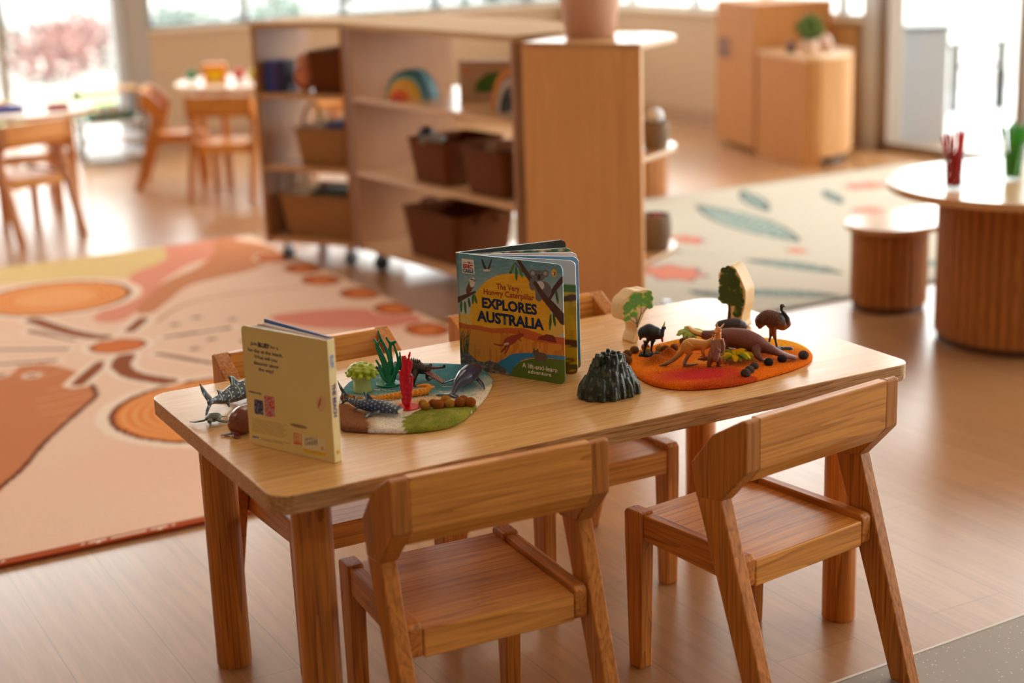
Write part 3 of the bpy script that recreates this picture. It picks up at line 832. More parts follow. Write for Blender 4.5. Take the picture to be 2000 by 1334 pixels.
for x, y in ((e_w / 2, 0.05), (e_w - 0.035, 0.25), (0.04, 0.2)):
    MB().prism(circle(0, 0, 0.027, 20), -0.011, 0.011, 'x', Matrix.Translation((x, y, 0.027))).build('castor_wheel', DARKMET, eu)
    MB().box(x - 0.012, x + 0.012, y - 0.01, y + 0.01, 0.04, 0.072).build('castor_fork', CHROME, eu)
E_ = lambda x, y, z: loc_in(EP, e_rz, x, y, z)
# plant pot on it
pot = thing('plant_pot', 'large pinkish-beige plant pot standing on the rounded shelf unit', 'plant pot', (1.925, 2.245, 0.90))
MB().lathe([(0.072, 0), (0.076, 0.004), (0.092, 0.10), (0.105, 0.2), (0.108, 0.235), (0.098, 0.235), (0.094, 0.2)], 40).build('pot_body', plain('terracotta_beige', (206, 160, 134), 0.6), pot, smooth=50)
MB().lathe([(0.0, 0.205), (0.094, 0.2052)], 32, cap=False).build('soil', plain('soil_dark', (50, 36, 26), 0.9), pot)
foliage(0, 0, 0.42, 0.16, 0.2, 160, 0.1, 21).build('foliage', LEAF_M, pot, smooth=0)
# round rattan pots on its shelves
def rpot(label, loc, r, h):
    t = thing('rattan_pot', label, 'basket', loc)
    prof = [(r * 0.85, 0)]
    for i in range(1, 12): prof.append((r * (0.85 + 0.2 * math.sin(PI * i / 14)) + (0.001 if i % 2 else -0.001), h * i / 11))
    prof += [(r * 0.86, h), (r * 0.8, h * 0.5), (r * 0.7, 0.008)]
    MB().lathe(prof, 32).build('body', WICKER_G, t, smooth=50)
    return t
rpot('grey rattan pot holding a white ball on the middle curved shelf', E_(e_w - 0.045, 0.20, 0.566), 0.040, 0.085)
o = MB().ball((0, 0, 0.026), 0.026, 20, 14).build('ball', plain('foam_white', (236, 240, 242), 0.4), loc=E_(e_w - 0.045, 0.20, 0.638), smooth=60); tag(o, 'white ball resting in the rattan pot of the middle curved shelf', 'ball')
rpot('grey rattan pot with red things inside on the lowest curved shelf', E_(e_w - 0.052, 0.20, 0.25), 0.050, 0.11)
lump('red_toy', 'red toy lying in the lower rattan pot', 'toy', E_(e_w - 0.052, 0.20, 0.32), (0.026, 0.026, 0.022), (150, 30, 36), 9)

# fluted stools and the round table on the right
def fluted(cx, cy, r, h, n, mat, depth=0.008):
    pts = []
    for k in range(n * 4):
        a = 2 * PI * k / (n * 4); q = (k % 4) / 4.0
        rr = r - depth * (1 if k % 4 == 0 else 0)
        pts.append((cx + rr * math.cos(a), cy + rr * math.sin(a)))
    return MB().prism(pts, 0.0, h)
rt = thing('fluted_table', 'round table with a glossy oak top on a slatted drum base', 'table', (2.82, 1.29, 0))
MB().prism(circle(0, 0, 0.40, 96), 0.455, 0.478).build('tabletop', wood('oak_round_top', (214, 166, 118), (184, 132, 84), 'x', rough=0.22, scale=0.8, figure=0.25, pores=0.15, coat=0.5, vary=0.02), rt, bevel=0.004, segs=3)
fluted(0, 0, 0.247, 0.43, 48, SLAT).build('drum_base', SLAT, rt, smooth=0, loc=(0, 0, 0.025))
MB().lathe([(0.238, 0), (0.238, 0.03)], 48).build('plinth', plain('dark_plinth', (86, 52, 28), 0.6), rt)
bn = thing('fluted_bench', 'low oval bench on slatted drums tucked by the round table', 'bench', (2.765, 1.80, 0))
def capsule(x1, r, n=20): return [(r * math.cos(PI / 2 + PI * k / n), r * math.sin(PI / 2 + PI * k / n)) for k in range(n + 1)] + [(x1 + r * math.cos(-PI / 2 + PI * k / n), r * math.sin(-PI / 2 + PI * k / n)) for k in range(n + 1)]
MB().prism(capsule(0.52, 0.145), 0.262, 0.28).build('seat_top', MATS['oak_round_top'], bn, bevel=0.003)
for x in (0.0, 0.52):
    fluted(0, 0, 0.122, 0.24, 26, SLAT, 0.007).build('drum_base', SLAT, bn, smooth=0, loc=(x, 0, 0.022))
    MB().lathe([(0.114, 0), (0.114, 0.024)], 40).build('plinth', MATS['dark_plinth'], bn, loc=(x, 0, 0))
st = thing('fluted_stool', 'round slatted stool behind the rounded shelf unit', 'stool', (3.28, 4.05, 0))
fluted(0, 0, 0.13, 0.28, 26, SLAT, 0.007).build('drum_base', SLAT, st, smooth=0)
MB().prism(circle(0, 0, 0.14, 48), 0.28, 0.298).build('seat_top', LAM_X, st, bevel=0.003)

JARG = plain('jar_glass', (240, 246, 246), 0.02, spec=0.6)
JARG.node_tree.nodes.clear()
_n = JARG.node_tree.nodes; _l = JARG.node_tree.links
_o = _n.new('ShaderNodeOutputMaterial'); _m = _n.new('ShaderNodeMixShader'); _t = _n.new('ShaderNodeBsdfTransparent'); _g = _n.new('ShaderNodeBsdfGlossy'); _f = _n.new('ShaderNodeFresnel')
_g.inputs['Roughness'].default_value = 0.03; _f.inputs['IOR'].default_value = 1.5; _t.inputs['Color'].default_value = (0.93, 0.96, 0.96, 1)
front_only(_n, _l, _f, _m); _l.new(_t.outputs[0], _m.inputs[1]); _l.new(_g.outputs[0], _m.inputs[2]); _l.new(_m.outputs[0], _o.inputs[0])
def jar(label, plabel, x, y, rgb, wood_rgb, seed, group):
    z = 0.478
    t = thing('glass_jar', label, 'jar', (x, y, z))
    prof = [(0.028, 0.0), (0.033, 0.004), (0.037, 0.03), (0.036, 0.07), (0.031, 0.088), (0.031, 0.105), (0.0295, 0.105), (0.0295, 0.088), (0.034, 0.07), (0.034, 0.03), (0.028, 0.008)]
    MB().lathe(prof, 32).build('glass', JARG, t, smooth=60)
    rr = random.Random(seed); pc = plain('pencil_%d_%d_%d' % rgb, rgb, 0.4); pw = plain('pencil_low_%d' % wood_rgb[0], wood_rgb, 0.6)
    for k in range(13):
        a = 2 * PI * k / 13; b = a + PI + rr.uniform(-0.5, 0.5)
        q_ = (1.0, 0.5)[k % 2] * 0.020; p0 = Vector((q_ * math.cos(a), q_ * math.sin(a), 0.008)); b = a + 1.0 + rr.uniform(-0.35, 0.35); p1 = Vector((q_ * 1.28 * math.cos(b), q_ * 1.28 * math.sin(b), 0.10))
        d = (p1 - p0).normalized(); L = 0.155 + rr.uniform(-0.01, 0.012)
        e = p0 + d * L
        q = thing('pencil', plabel, 'pencil', (x, y, z), group=group)
        MB().tube([p0, p0 + d * L * 0.93], 0.0042, 6).build('shaft', pc, q)
        MB().tube([p0 + d * L * 0.93, p0 + d * L * 0.985, e], [0.0042, 0.0014, 0.0003], 6).build('tip', pc, q)
jar('clear glass jar of red pencils on the round table', 'red pencil standing in the left glass jar', 2.561, 1.317, (190, 20, 34), (196, 110, 90), 3, 'red pencils in a jar')
jar('clear glass jar of green pencils on the round table, near the frame edge', 'green pencil standing in the right glass jar', 2.797, 1.321, (60, 160, 40), (150, 140, 60), 4, 'green pencils in a jar')

# ---------------------------------------------------------------- play kitchen cabinets on the right wall
tc_ = thing('tall_cabinet', 'tall orange-brown timber cabinet against the right wall', 'cabinet', (0, 0, 0))
A, B = (4.50, 5.13), (4.375, 4.62)
MB().prism([A, B, (4.86, 4.60), (4.80, 5.10)], 0.02, 0.765).build('body', LAM_ORANGE, tc_, bevel=0.004)
v = Vector((B[0] - A[0], B[1] - A[1])).normalized(); nn = Vector((v.y, -v.x)) 
if nn.x > 0: nn = -nn
p0 = Vector(A) + v * 0.03; p1 = Vector(A) + v * 0.2
for z0, z1 in ((0.47, 0.52), (0.53, 0.57)):
    MB().prism([tuple(p0 + nn * 0.0015), tuple(p1 + nn * 0.0015), tuple(p1 - nn * 0.002), tuple(p0 - nn * 0.002)], z0, z1).build('recess_shade', plain('recess_shade_brown', (92, 48, 20), 0.6), tc_)  # flat plates whose dark colour stands in for shade inside a recess
lc = thing('curved_cabinet', 'low timber cabinet with a curved slatted front against the right wall', 'cabinet', (0, 0, 0))
C = (4.28, 4.095)
arc = spline([C, (4.36, 4.07), (4.50, 4.095), (4.63, 4.17), (4.73, 4.29), (4.775, 4.43), (4.80, 4.585)], 8)
arc2 = []
for i, (x, y) in enumerate(arc):
    k = 0.97 if i % 2 else 1.0
    arc2.append((4.45 + (x - 4.45) * k, 4.5 + (y - 4.5) * k) if i > 3 else (x, y))
poly_low = [(4.372, 4.60)] + [C] + arc2[1:]
MB().prism(arc2[4:] + [(4.40, 4.55), (4.33, 4.14)], 0.045, 0.52).build('slatted_front', wood('pale_slats', (214, 168, 116), (176, 122, 72), 'z', scale=3, figure=0.4, pores=0.3), lc, smooth=0)
MB().prism([(4.37, 4.60), (4.28, 4.095), (4.36, 4.072), (4.41, 4.35), (4.42, 4.59)], 0.0, 0.52).build('side_panel', LAM_ORANGE, lc, bevel=0.003)
MB().prism([(4.372, 4.595), (4.278, 4.09)] + arc[1:], 0.52, 0.54).build('top', LAM_X, lc, bevel=0.003)
MB().prism([(4.42, 4.57), (4.36, 4.2), (4.5, 4.14), (4.66, 4.24), (4.74, 4.45), (4.76, 4.57)], 0.0, 0.045).build('kick', BLACK, lc)  # inset base coloured black to stand in for the shadow under the cabinet
bp_ = tag(MB().prism([RW(2.30, -0.045), RW(2.58, -0.045), RW(2.58, -0.005), RW(2.30, -0.005)], 0, 0.62).build('splash_panel', wood('pale_panel', (212, 166, 112), (186, 136, 84), 'z', figure=0.2), bevel=0.002), 'upright light timber panel behind the curved cabinet', 'panel')
pp = thing('potted_plant', 'small green plant in a pale pot on the curved cabinet', 'potted plant', (4.42, 4.24, 0.54))
MB().lathe([(0.03, 0), (0.034, 0.004), (0.042, 0.06), (0.044, 0.066), (0.04, 0.066), (0.036, 0.05)], 28).build('pot_body', plain('pot_pale', (216, 190, 172), 0.5), pp, smooth=50)
foliage(0, 0, 0.12, 0.065, 0.062, 420, 0.028, 31).build('foliage', plain('leaf_yellowgreen', (100, 122, 44), 0.6, vary=0.4, bscale=25), pp, smooth=0)
MB().tube([(0, 0, 0.05), (0, 0, 0.11)], 0.004, 6).build('stem', BARK, pp)
o = MB().lathe([(0.02, 0), (0.033, 0.01), (0.038, 0.035), (0.028, 0.06), (0.014, 0.072), (0.012, 0.08), (0.004, 0.07)], 24).build('vase', plain('pink_beige_glaze', (204, 168, 150), 0.35), loc=(4.60, 4.34, 0.54), smooth=60); tag(o, 'round pinkish vase right of the plant on the curved cabinet', 'vase')
o = MB().lathe([(0.02, 0), (0.024, 0.01), (0.022, 0.045), (0.016, 0.055), (0.01, 0.05)], 20).build('cup', plain('brown_glaze', (92, 50, 28), 0.4), loc=(4.40, 4.36, 0.54), smooth=60); tag(o, 'small dark brown cup left of the plant on the curved cabinet', 'cup')

po = tag(MB().box(2.62, 2.87, BY - 0.004, BY - 0.001, 0.54, 0.66).build('wall_poster', plain('poster_paper', (222, 206, 186), 0.7)), 'small notice with blue lettering low on the back wall behind the open shelf', 'notice')
MB().box(2.64, 2.85, BY - 0.0055, BY - 0.004, 0.62, 0.645).build('yellow_band', plain('notice_yellow', (226, 170, 84), 0.6), po)
for a_, b_ in ((2.63, 2.70), (2.735, 2.81)):
    MB().box(a_, b_, BY - 0.0055, BY - 0.004, 0.562, 0.60).build('blue_heading', plain('notice_blue', (60, 74, 110), 0.6), po)
# ---------------------------------------------------------------- rugs (woven pattern read from the mesh colours)
def slab_art(name, w, h, nx, ny, thick, fn, mat, parent=None, edge=None, corner=0.0, plane='xy'):
    """flat slab w x h with a patterned front; fn(u,v)->rgb, u right, v up in metres. plane xy: lies flat; xz: stands up facing -y"""
    us = np.linspace(0, w, nx + 1); vs_ = np.linspace(0, h, ny + 1)
    U, V = np.meshgrid(us, vs_)
    Uw = U.copy(); Vw = V.copy()
    if corner:
        c = corner if isinstance(corner, (list, tuple)) else (corner,) * 2
        dz = np.minimum(V, h - V)
        ins = np.where(dz < c[1], c[1] - np.sqrt(np.maximum(c[1] ** 2 - (c[1] - dz) ** 2, 0)), 0)
        insl = np.where(dz < c[0], c[0] - np.sqrt(np.maximum(c[0] ** 2 - (c[0] - dz) ** 2, 0)), 0) if c[0] else 0 * dz
        Uw = insl + U / w * (w - ins - insl)
    rgb = fn(Uw.ravel(), Vw.ravel())
    n = (nx + 1) * (ny + 1)
    if plane == 'xy':
        top = np.stack([Uw.ravel(), Vw.ravel(), np.full(n, thick)], 1); bot = np.stack([Uw.ravel(), Vw.ravel(), np.zeros(n)], 1)
    else:
        top = np.stack([Uw.ravel(), np.zeros(n), Vw.ravel()], 1); bot = np.stack([Uw.ravel(), np.full(n, thick), Vw.ravel()], 1)
    W = nx + 1
    ring = [i for i in range(W)] + [j * W + nx for j in range(1, ny + 1)] + [ny * W + i for i in range(nx - 1, -1, -1)] + [j * W for j in range(ny - 1, 0, -1)]
    I, J = np.meshgrid(np.arange(nx), np.arange(ny)); a = (J * W + I).ravel()
    faces = np.stack([a, a + 1, a + 1 + W, a + W], 1).tolist()
    m = len(ring)
    verts = np.concatenate([top, bot[ring]]).tolist()
    for k in range(m):
        k2 = (k + 1) % m
        faces.append([ring[k2], ring[k], n + k, n + k2])
    faces.append([n + k for k in range(m)][::-1])
    me = bpy.data.meshes.new(name); me.from_pydata(verts, [], faces)
    er = np.array(edge if edge is not None else [235, 235, 232], float)
    cols = np.concatenate([rgb, rgb[ring] if edge is None else np.tile(er, (m, 1))])
    set_col(me, cols)
    me.materials.append(mat)
    o = bpy.data.objects.new(name, me); link(o, parent)
    return o

def paint(rgb, mask, col, soft=None):
    rgb[mask] = col
def mixc(rgb, k, col):
    k = np.clip(k, 0, 1)[:, None]; return rgb * (1 - k) + np.array(col, float) * k

RUG1 = (-1.9, 1.205); RUG1_S = (3.365, 3.02)
def rug1_art(u, v):
    x = u + RUG1[0]; y = v + RUG1[1]
    wx = x + 0.025 * (vnoise(x + 9, y + 9, 5, 1) - 0.5); wy = y + 0.025 * (vnoise(x + 9, y + 9, 5, 2) - 0.5)
    rgb = np.tile(np.array([240, 206, 182.0]), (len(x), 1))
    rgb = mixc(rgb, (vnoise(x + 9, y + 9, 3, 3) - 0.45) * 0.7, (236, 180, 156))
    P = lambda pts: inpoly(wx, wy, spline(pts, 6, True))
    rgb[inpoly(wx, wy, [(-2, 4.3), (1.14, 4.3), (1.15, 4.10), (1.10, 4.0), (0.966, 3.90), (0.811, 3.74), (0.643, 3.82), (0.378, 3.92), (-2, 4.02)])] = (226, 198, 138)
    rgb[P([(1.141, 4.3), (1.40, 4.3), (1.36, 4.1), (1.204, 3.895), (1.035, 3.794), (0.86, 3.52), (0.68, 3.2), (0.57, 3.1), (0.528, 3.198), (0.64, 3.38), (0.78, 3.62), (0.859, 3.818), (1.02, 3.98)])] = (226, 150, 124)
    rgb[P([(1.34, 4.22), (1.449, 3.826), (1.281, 3.607), (1.099, 3.529), (0.939, 3.455), (0.75, 3.18), (0.684, 3.213), (0.876, 3.542), (1.084, 3.757), (1.204, 3.92)])] = (206, 136, 92)
    rgb[P([(1.05, 2.86), (1.3, 2.80), (1.44, 2.6), (1.40, 2.50), (1.22, 2.52), (1.08, 2.66)])] = (222, 140, 118)
    bl = P([(-2.2, 2.9), (-0.6, 2.78), (0.05, 2.64), (0.237, 2.76), (0.327, 2.52), (0.311, 2.317), (0.24, 2.20), (0.092, 1.978), (-0.054, 1.73), (-0.3, 1.45), (-1.0, 1.35), (-2.2, 1.5)])
    rgb[bl] = (204, 128, 82)
    d, f = near_line(x, y, spline([(0.327, 2.52), (0.311, 2.317), (0.24, 2.20), (0.092, 1.978), (-0.054, 1.73), (-0.3, 1.45)], 8))
    rgb[(d < 0.008)] = (120, 62, 34)
    # fine dotted fields
    hexd = (np.sin(x * 150) * np.sin(y * 150 + x * 80)) > 0.55
    k = hexd & (y < 2.3) & ~bl
    rgb[k] = rgb[k] * 0.96 + np.array([226, 160, 140.0]) * 0.04
    wl = bl & ((np.abs(np.sin(y * 42 + 3 * np.sin(x * 9))) > 0.95)) & (vnoise(x + 9, y + 9, 4, 9) > 0.5)
    rgb[wl] = rgb[wl] * 0.7 + np.array([236, 196, 150.0]) * 0.3
    def rings(cx, cy, r, halo=0.035):
        dd = np.hypot(x - cx, y - cy)
        rgb[dd < r + halo] = (246, 224, 204)
        rgb[dd < r] = (128, 62, 26)
        m = dd < r * 0.94
        t = (np.sin(dd * 210) * 0.5 + 0.5)
        c = np.array([226, 132, 60.0]) * t[:, None] + np.array([238, 168, 104.0]) * (1 - t[:, None])
        c = np.where((dd < r * 0.55)[:, None], c * 0.35 + np.array([240, 178, 120.0]) * 0.65, c)
        rgb[m] = c[m]
    rings(0.505, 3.58, 0.262); rings(0.567, 1.99, 0.30); rings(-1.0, 3.3, 0.28); rings(-0.95, 2.1, 0.22)
    dd = np.hypot(x - 0.508, y - 2.80); rgb[dd < 0.115] = (246, 226, 206); rgb[dd < 0.09] = (176, 92, 40); rgb[dd < 0.075] = (214, 120, 58)
    for p, q, w in [((0.319, 3.152), (0.414, 2.957), 0.016), ((0.594, 2.964), (0.675, 3.09), 0.02), ((0.669, 2.811), (0.874, 2.80), 0.014), ((0.587, 2.628), (0.688, 2.434), 0.014), ((0.411, 2.632), (0.294, 2.452), 0.022), ((0.298, 2.747), (0.10, 2.82), 0.012), ((0.36, 2.86), (0.15, 3.0), 0.012)]:
        d, f = near_line(x, y, [p, q]); rgb[d < w + 0.02] = (246, 226, 206); rgb[d < w] = (150, 82, 44)
    for pts, w in [([(0.36, 3.3), (0.40, 3.14), (0.45, 3.0), (0.50, 2.93)], 0.028), ([(0.494, 2.66), (0.45, 2.56), (0.455, 2.44), (0.52, 2.32)], 0.03)]:
        d, f = near_line(x, y, spline(pts, 6)); rgb[d < w + 0.022] = (246, 226, 206); rgb[d < w] = (150, 82, 44)
    for cx, cy in [(0.74, 2.95), (0.83, 3.0), (0.78, 2.7), (0.86, 2.62), (0.70, 2.62), (0.2, 2.62), (0.12, 2.68), (0.92, 2.9)]:
        dd = np.hypot(x - cx, y - cy); rgb[dd < 0.032] = (232, 208, 186); rgb[dd < 0.016] = (170, 122, 90)
    for cx, cy in [(1.38, 3.73), (1.402, 3.487), (1.383, 3.263), (1.415, 2.984), (1.42, 2.709), (1.39, 2.40), (1.40, 2.08), (1.41, 1.78)]:
        dd = np.hypot((x - cx) / 1.0, (y - cy) / 1.35)
        rgb[dd < 0.078] = (240, 198, 166); rgb[dd < 0.066] = (132, 60, 24); rgb[dd < 0.058] = (200, 100, 44); rgb[dd < 0.03] = (220, 132, 72)
    d, f = near_line(x, y, spline([(0.70, 3.02), (0.85, 3.2), (1.05, 3.25), (1.3, 3.2)], 8)); rgb[d < 0.006] = (196, 142, 108)
    b = (y < RUG1[1] + 0.030) | (x < RUG1[0] + 0.03)
    rgb[b] = (176, 78, 36)
    dots = b & (np.hypot(((x * 22) % 1) - 0.5, ((y - 1.22) * 60)) < 0.42) & (np.sin(x * 17) > -0.2)
    rgb[dots] = (244, 222, 200)
    return rgb
rug1 = slab_art('patterned_rug', RUG1_S[0], RUG1_S[1], 420, 376, 0.009, rug1_art, art('rug_weave', 0.95, bump=0.3, bscale=300, spec=0.1, vary=0.06), edge=(120, 50, 24))
rug1.location = (RUG1[0], RUG1[1], 0.0005)
tag(rug1, 'large peach and orange rug with ringed circles on the left of the floor', 'rug')

RUG2 = (2.125, 1.95); RUG2_S = (2.645, 1.92)
def rug2_art(u, v):
    x = u + RUG2[0]; y = v + RUG2[1]
    rgb = np.tile(np.array([190, 180, 164.0]), (len(x), 1))
    rgb = mixc(rgb, (vnoise(x, y, 6, 5) - 0.5) * 0.5, (184, 178, 162))
    def leaf(p, q, w, fill=(158, 172, 162), line=(70, 86, 88), bend=0.0):
        (ax, ay), (bx, by) = p, q; L = math.hypot(bx - ax, by - ay); dx, dy = (bx - ax) / L, (by - ay) / L
        s = ((x - ax) * dx + (y - ay) * dy) / L; t = (-(x - ax) * dy + (y - ay) * dx)
        t = t - bend * np.sin(np.clip(s, 0, 1) * PI)
        prof = w * np.sin(np.clip(s, 0, 1) * PI) ** 0.75
        ins = (s > 0) & (s < 1) & (np.abs(t) < prof)
        rgb[ins] = fill
        rgb[ins & (np.abs(t) > prof - 0.016)] = line
        rgb[ins & (np.abs(t) < 0.007)] = line
        rgb[ins & (np.abs(((s * 14 + np.abs(t) * 18) % 1) - 0.5) < 0.1)] = line
    leaf((3.30, 3.62), (3.16, 2.74), 0.10)
    leaf((3.66, 3.78), (3.44, 3.30), 0.05)
    leaf((2.80, 2.62), (2.94, 2.22), 0.05, bend=0.02)
    leaf((2.46, 2.26), (2.72, 1.98), 0.055)
    leaf((3.26, 2.26), (3.34, 2.02), 0.05)
    leaf((3.95, 3.55), (3.80, 3.25), 0.035); leaf((2.55, 3.1), (2.70, 2.85), 0.04); leaf((2.35, 2.35), (2.45, 2.12), 0.035)
    leaf((3.9, 2.8), (4.3, 2.3), 0.07); leaf((3.0, 3.7), (2.7, 3.3), 0.06)
    leaf((4.35, 3.1), (4.6, 2.7), 0.06)
    def flower(cx, cy, rx, ry, a=0.0):
        c, s_ = math.cos(a), math.sin(a); X = (x - cx) * c + (y - cy) * s_; Y = -(x - cx) * s_ + (y - cy) * c
        d = np.hypot(X / rx, Y / ry); ang = np.arctan2(Y / ry, X / rx); R = 1 + 0.14 * np.cos(ang * 7)
        rgb[d < R] = (90, 84, 92); rgb[d < R - 0.1] = (206, 128, 106)
        rgb[(d < R - 0.1) & (np.abs(np.sin(ang * 7)) < 0.18)] = (196, 112, 100)
    flower(2.84, 3.04, 0.06, 0.09); flower(2.47, 2.6, 0.10, 0.14); flower(4.17, 3.52, 0.11, 0.08); flower(3.79, 3.07, 0.07, 0.06)
    flower(2.62, 3.55, 0.07, 0.09); flower(3.05, 2.62, 0.035, 0.05); flower(4.45, 3.6, 0.07, 0.06)
    flower(4.4, 2.2, 0.1, 0.1); flower(3.5, 2.5, 0.03, 0.03)
    b = (y < RUG2[1] + 0.025) | (x < RUG2[0] + 0.02) | (y > RUG2[1] + RUG2_S[1] - 0.02)
    rgb[b] = (158, 160, 150)
    for px, py in [(2.6, 2.9), (2.65, 3.2), (3.6, 2.9), (3.05, 2.1), (2.4, 2.1), (3.5, 2.2), (4.0, 3.2), (3.8, 2.4)]:
        d, f = near_line(x, y, spline([(px, py), (px + 0.1, py - 0.05), (px + 0.16, py - 0.18)], 6)); rgb[d < 0.007] = (150, 160, 154)
    return rgb
rug2 = slab_art('patterned_rug', RUG2_S[0], RUG2_S[1], 300, 236, 0.006, rug2_art, MATS['rug_weave'], edge=(150, 148, 138))
rug2.location = (RUG2[0], RUG2[1], 0.0005)
tag(rug2, 'cream rug with grey-green leaves and coral flowers on the right', 'rug')

# ---------------------------------------------------------------- books on the play table
def bilin(TL, TR, BR, BL):
    TL, TR, BR, BL = [np.array(p, float) for p in (TL, TR, BR, BL)]
    def fwd(u, v):      # u right 0..1, v down 0..1
        u = np.asarray(u)[..., None]; v = np.asarray(v)[..., None]
        return TL * (1 - u) * (1 - v) + TR * u * (1 - v) + BR * u * v + BL * (1 - u) * v
    def inv(p):
        u = v = 0.5
        for _ in range(30):
            q = fwd(u, v); e = 1e-4
            J = np.stack([(fwd(u + e, v) - q) / e, (fwd(u, v + e) - q) / e], 1)
            d = np.linalg.solve(J, np.array(p, float) - q); u += d[0]; v += d[1]
        return float(u), float(v)
    return fwd, inv
CARD = art('printed_card', 0.35, spec=0.5, coat=0.25)
def book_root(name, label, S, Q):
    rz = math.atan2(Q[1] - S[1], Q[0] - S[0]); t = thing(name, label, 'book', (S[0], S[1], T + 0.0005), rz)
    return t, rz, math.hypot(Q[0] - S[0], Q[1] - S[1])

def ell(x, y, cx, cy, rx, ry, a=0.0):
    c, s = math.cos(a), math.sin(a); X = (x - cx) * c + (y - cy) * s; Y = -(x - cx) * s + (y - cy) * c
    return (X / rx) ** 2 + (Y / ry) ** 2 < 1
def stroke(x, y, pts, w0, w1=None):
    d, f = near_line(x, y, spline(pts, 6) if len(pts) > 2 else pts); w1 = w0 if w1 is None else w1
    return d < (w0 + (w1 - w0) * f)

# --- big picture book
bkA, rzA, wA = book_root('picture_book', 'large board book with a golden sun and desert on its cover, standing half open', (0.525, 0.440), (0.625, 0.240))
hA = 0.2125
fA, iA = bilin((120, 208), (945, 298), (948, 1240), (152, 1122))
def coverA(u, v):
    p = fA(u / wA, 1 - v / hA); x, y = p[:, 0], p[:, 1]
    n = vnoise(x / 10, y / 40, 0.6, 11); n2 = vnoise(x / 20, y / 6, 0.5, 12)
    rgb = np.tile(np.array([92, 152, 172.0]), (len(x), 1))
    rgb = mixc(rgb, np.clip((y - 300) / 360, 0, 1), (196, 206, 200)); rgb = mixc(rgb, (n2 - 0.5) * 0.5, (214, 220, 214))
    sun = ell(x, y, 545, 690, 312, 320)
    rgb[sun] = (236, 180, 30); rgb[sun & (n2 > 0.72)] = (242, 190, 50)
    rgb[(y > 690) & ell(x, y, 540, 760, 460, 150) & ~sun] = (232, 196, 90)
    h = inpoly(x, y, [(100, 745), (200, 772), (300, 782), (400, 802), (520, 796), (640, 795), (740, 828), (800, 852), (960, 868), (960, 1300), (100, 1300)])
    rgb[h] = (206, 98, 36)
    g = inpoly(x, y, [(100, 800), (260, 812), (400, 838), (560, 842), (640, 870), (760, 905), (960, 925), (960, 1300), (100, 1300)])
    rgb[g] = (224, 150, 46); rgb[g & (n > 0.62)] = (210, 128, 36)
    rgb[inpoly(x, y, [(750, 885), (760, 862), (790, 852), (820, 840), (865, 848), (886, 874), (892, 908)])] = (134, 44, 28)
    rgb[inpoly(x, y, spline([(440, 1085), (500, 1040), (560, 1004), (680, 992), (800, 1000), (960, 1016), (960, 1042), (800, 1030), (690, 1034), (620, 1060), (570, 1110), (530, 1190), (470, 1180)], 5, True))] = (52, 134, 190)
    rgb[inpoly(x, y, [(528, 1200), (556, 1120), (610, 1068), (690, 1040), (800, 1034), (960, 1042), (960, 1300), (528, 1300)])] = (84, 116, 34)
    r = inpoly(x, y, [(100, 998), (215, 1000), (280, 1062), (340, 1074), (380, 1058), (440, 1078), (500, 1125), (546, 1190), (540, 1230), (100, 1230)])
    rgb[r] = (122, 118, 112); rgb[r & (n > 0.5)] = (92, 88, 84); rgb[r & (n2 > 0.75)] = (150, 144, 134)
    rr = random.Random(5)
    for k in range(16):
        x0 = 148 + rr.uniform(0, 60); rgb[stroke(x, y, [(x0, 1000), (x0 + rr.uniform(-6, 14), 900), (x0 + rr.uniform(-10, 40), 800 - rr.uniform(-60, 50))], 4, 1)] = rr.choice([(60, 80, 30), (96, 84, 24), (150, 60, 24), (40, 66, 34)])
    BR = (74, 44, 30)
    rgb[stroke(x, y, [(130, 580), (200, 548), (270, 516)], 24, 8)] = BR
    rgb[stroke(x, y, [(612, 262), (690, 390), (800, 540), (880, 640), (948, 730)], 12, 36)] = BR
    rgb[stroke(x, y, [(948, 408), (890, 480), (838, 566)], 20, 16)] = BR
    rgb[stroke(x, y, [(590, 288), (625, 330), (655, 360)], 4, 6)] = BR
    for cx, cy, a, L in [(568, 330, 1.9, 42), (597, 370, 1.55, 55), (632, 362, 1.3, 40), (160, 630, 1.6, 48), (192, 640, 1.5, 50), (224, 600, 1.45, 40), (254, 575, 1.6, 38), (274, 570, 1.3, 40), (902, 550, 1.45, 54), (848, 745, 1.65, 66), (878, 725, 1.45, 56), (560, 345, 2.1, 30)]:
        m = ell(x, y, cx, cy, L, 10, a); rgb[m] = (44, 96, 40); rgb[m & (n > 0.55)] = (74, 128, 44)
    # grey tree-bear on the branch
    G = (108, 108, 112)
    for e in [(722, 366, 28, 30), (818, 366, 26, 30), (770, 384, 46, 44), (800, 500, 62, 72), (720, 450, 26, 50), (765, 545, 26, 40)]: rgb[ell(x, y, *e)] = G
    rgb[ell(x, y, 722, 366, 14, 16)] = (170, 168, 170); rgb[ell(x, y, 818, 366, 13, 16)] = (170, 168, 170)
    rgb[ell(x, y, 776, 462, 32, 36)] = (216, 214, 212); rgb[ell(x, y, 770, 396, 12, 22)] = (30, 28, 32)
    rgb[ell(x, y, 750, 378, 5, 6)] = (20, 20, 24); rgb[ell(x, y, 790, 378, 5, 6)] = (20, 20, 24)
    rgb[stroke(x, y, [(740, 440), (800, 540), (880, 640)], 14, 26)] = BR
    # brown and white bird, flying bird
    rgb[ell(x, y, 232, 478, 24, 58, 0.45)] = (96, 56, 40); rgb[ell(x, y, 252, 440, 20, 40, 0.2)] = (226, 218, 206); rgb[ell(x, y, 246, 422, 22, 17)] = (214, 206, 196)
    rgb[inpoly(x, y, [(262, 420), (284, 428), (262, 436)])] = (70, 66, 66); rgb[stroke(x, y, [(238, 415), (262, 420)], 4, 3)] = (60, 50, 50)
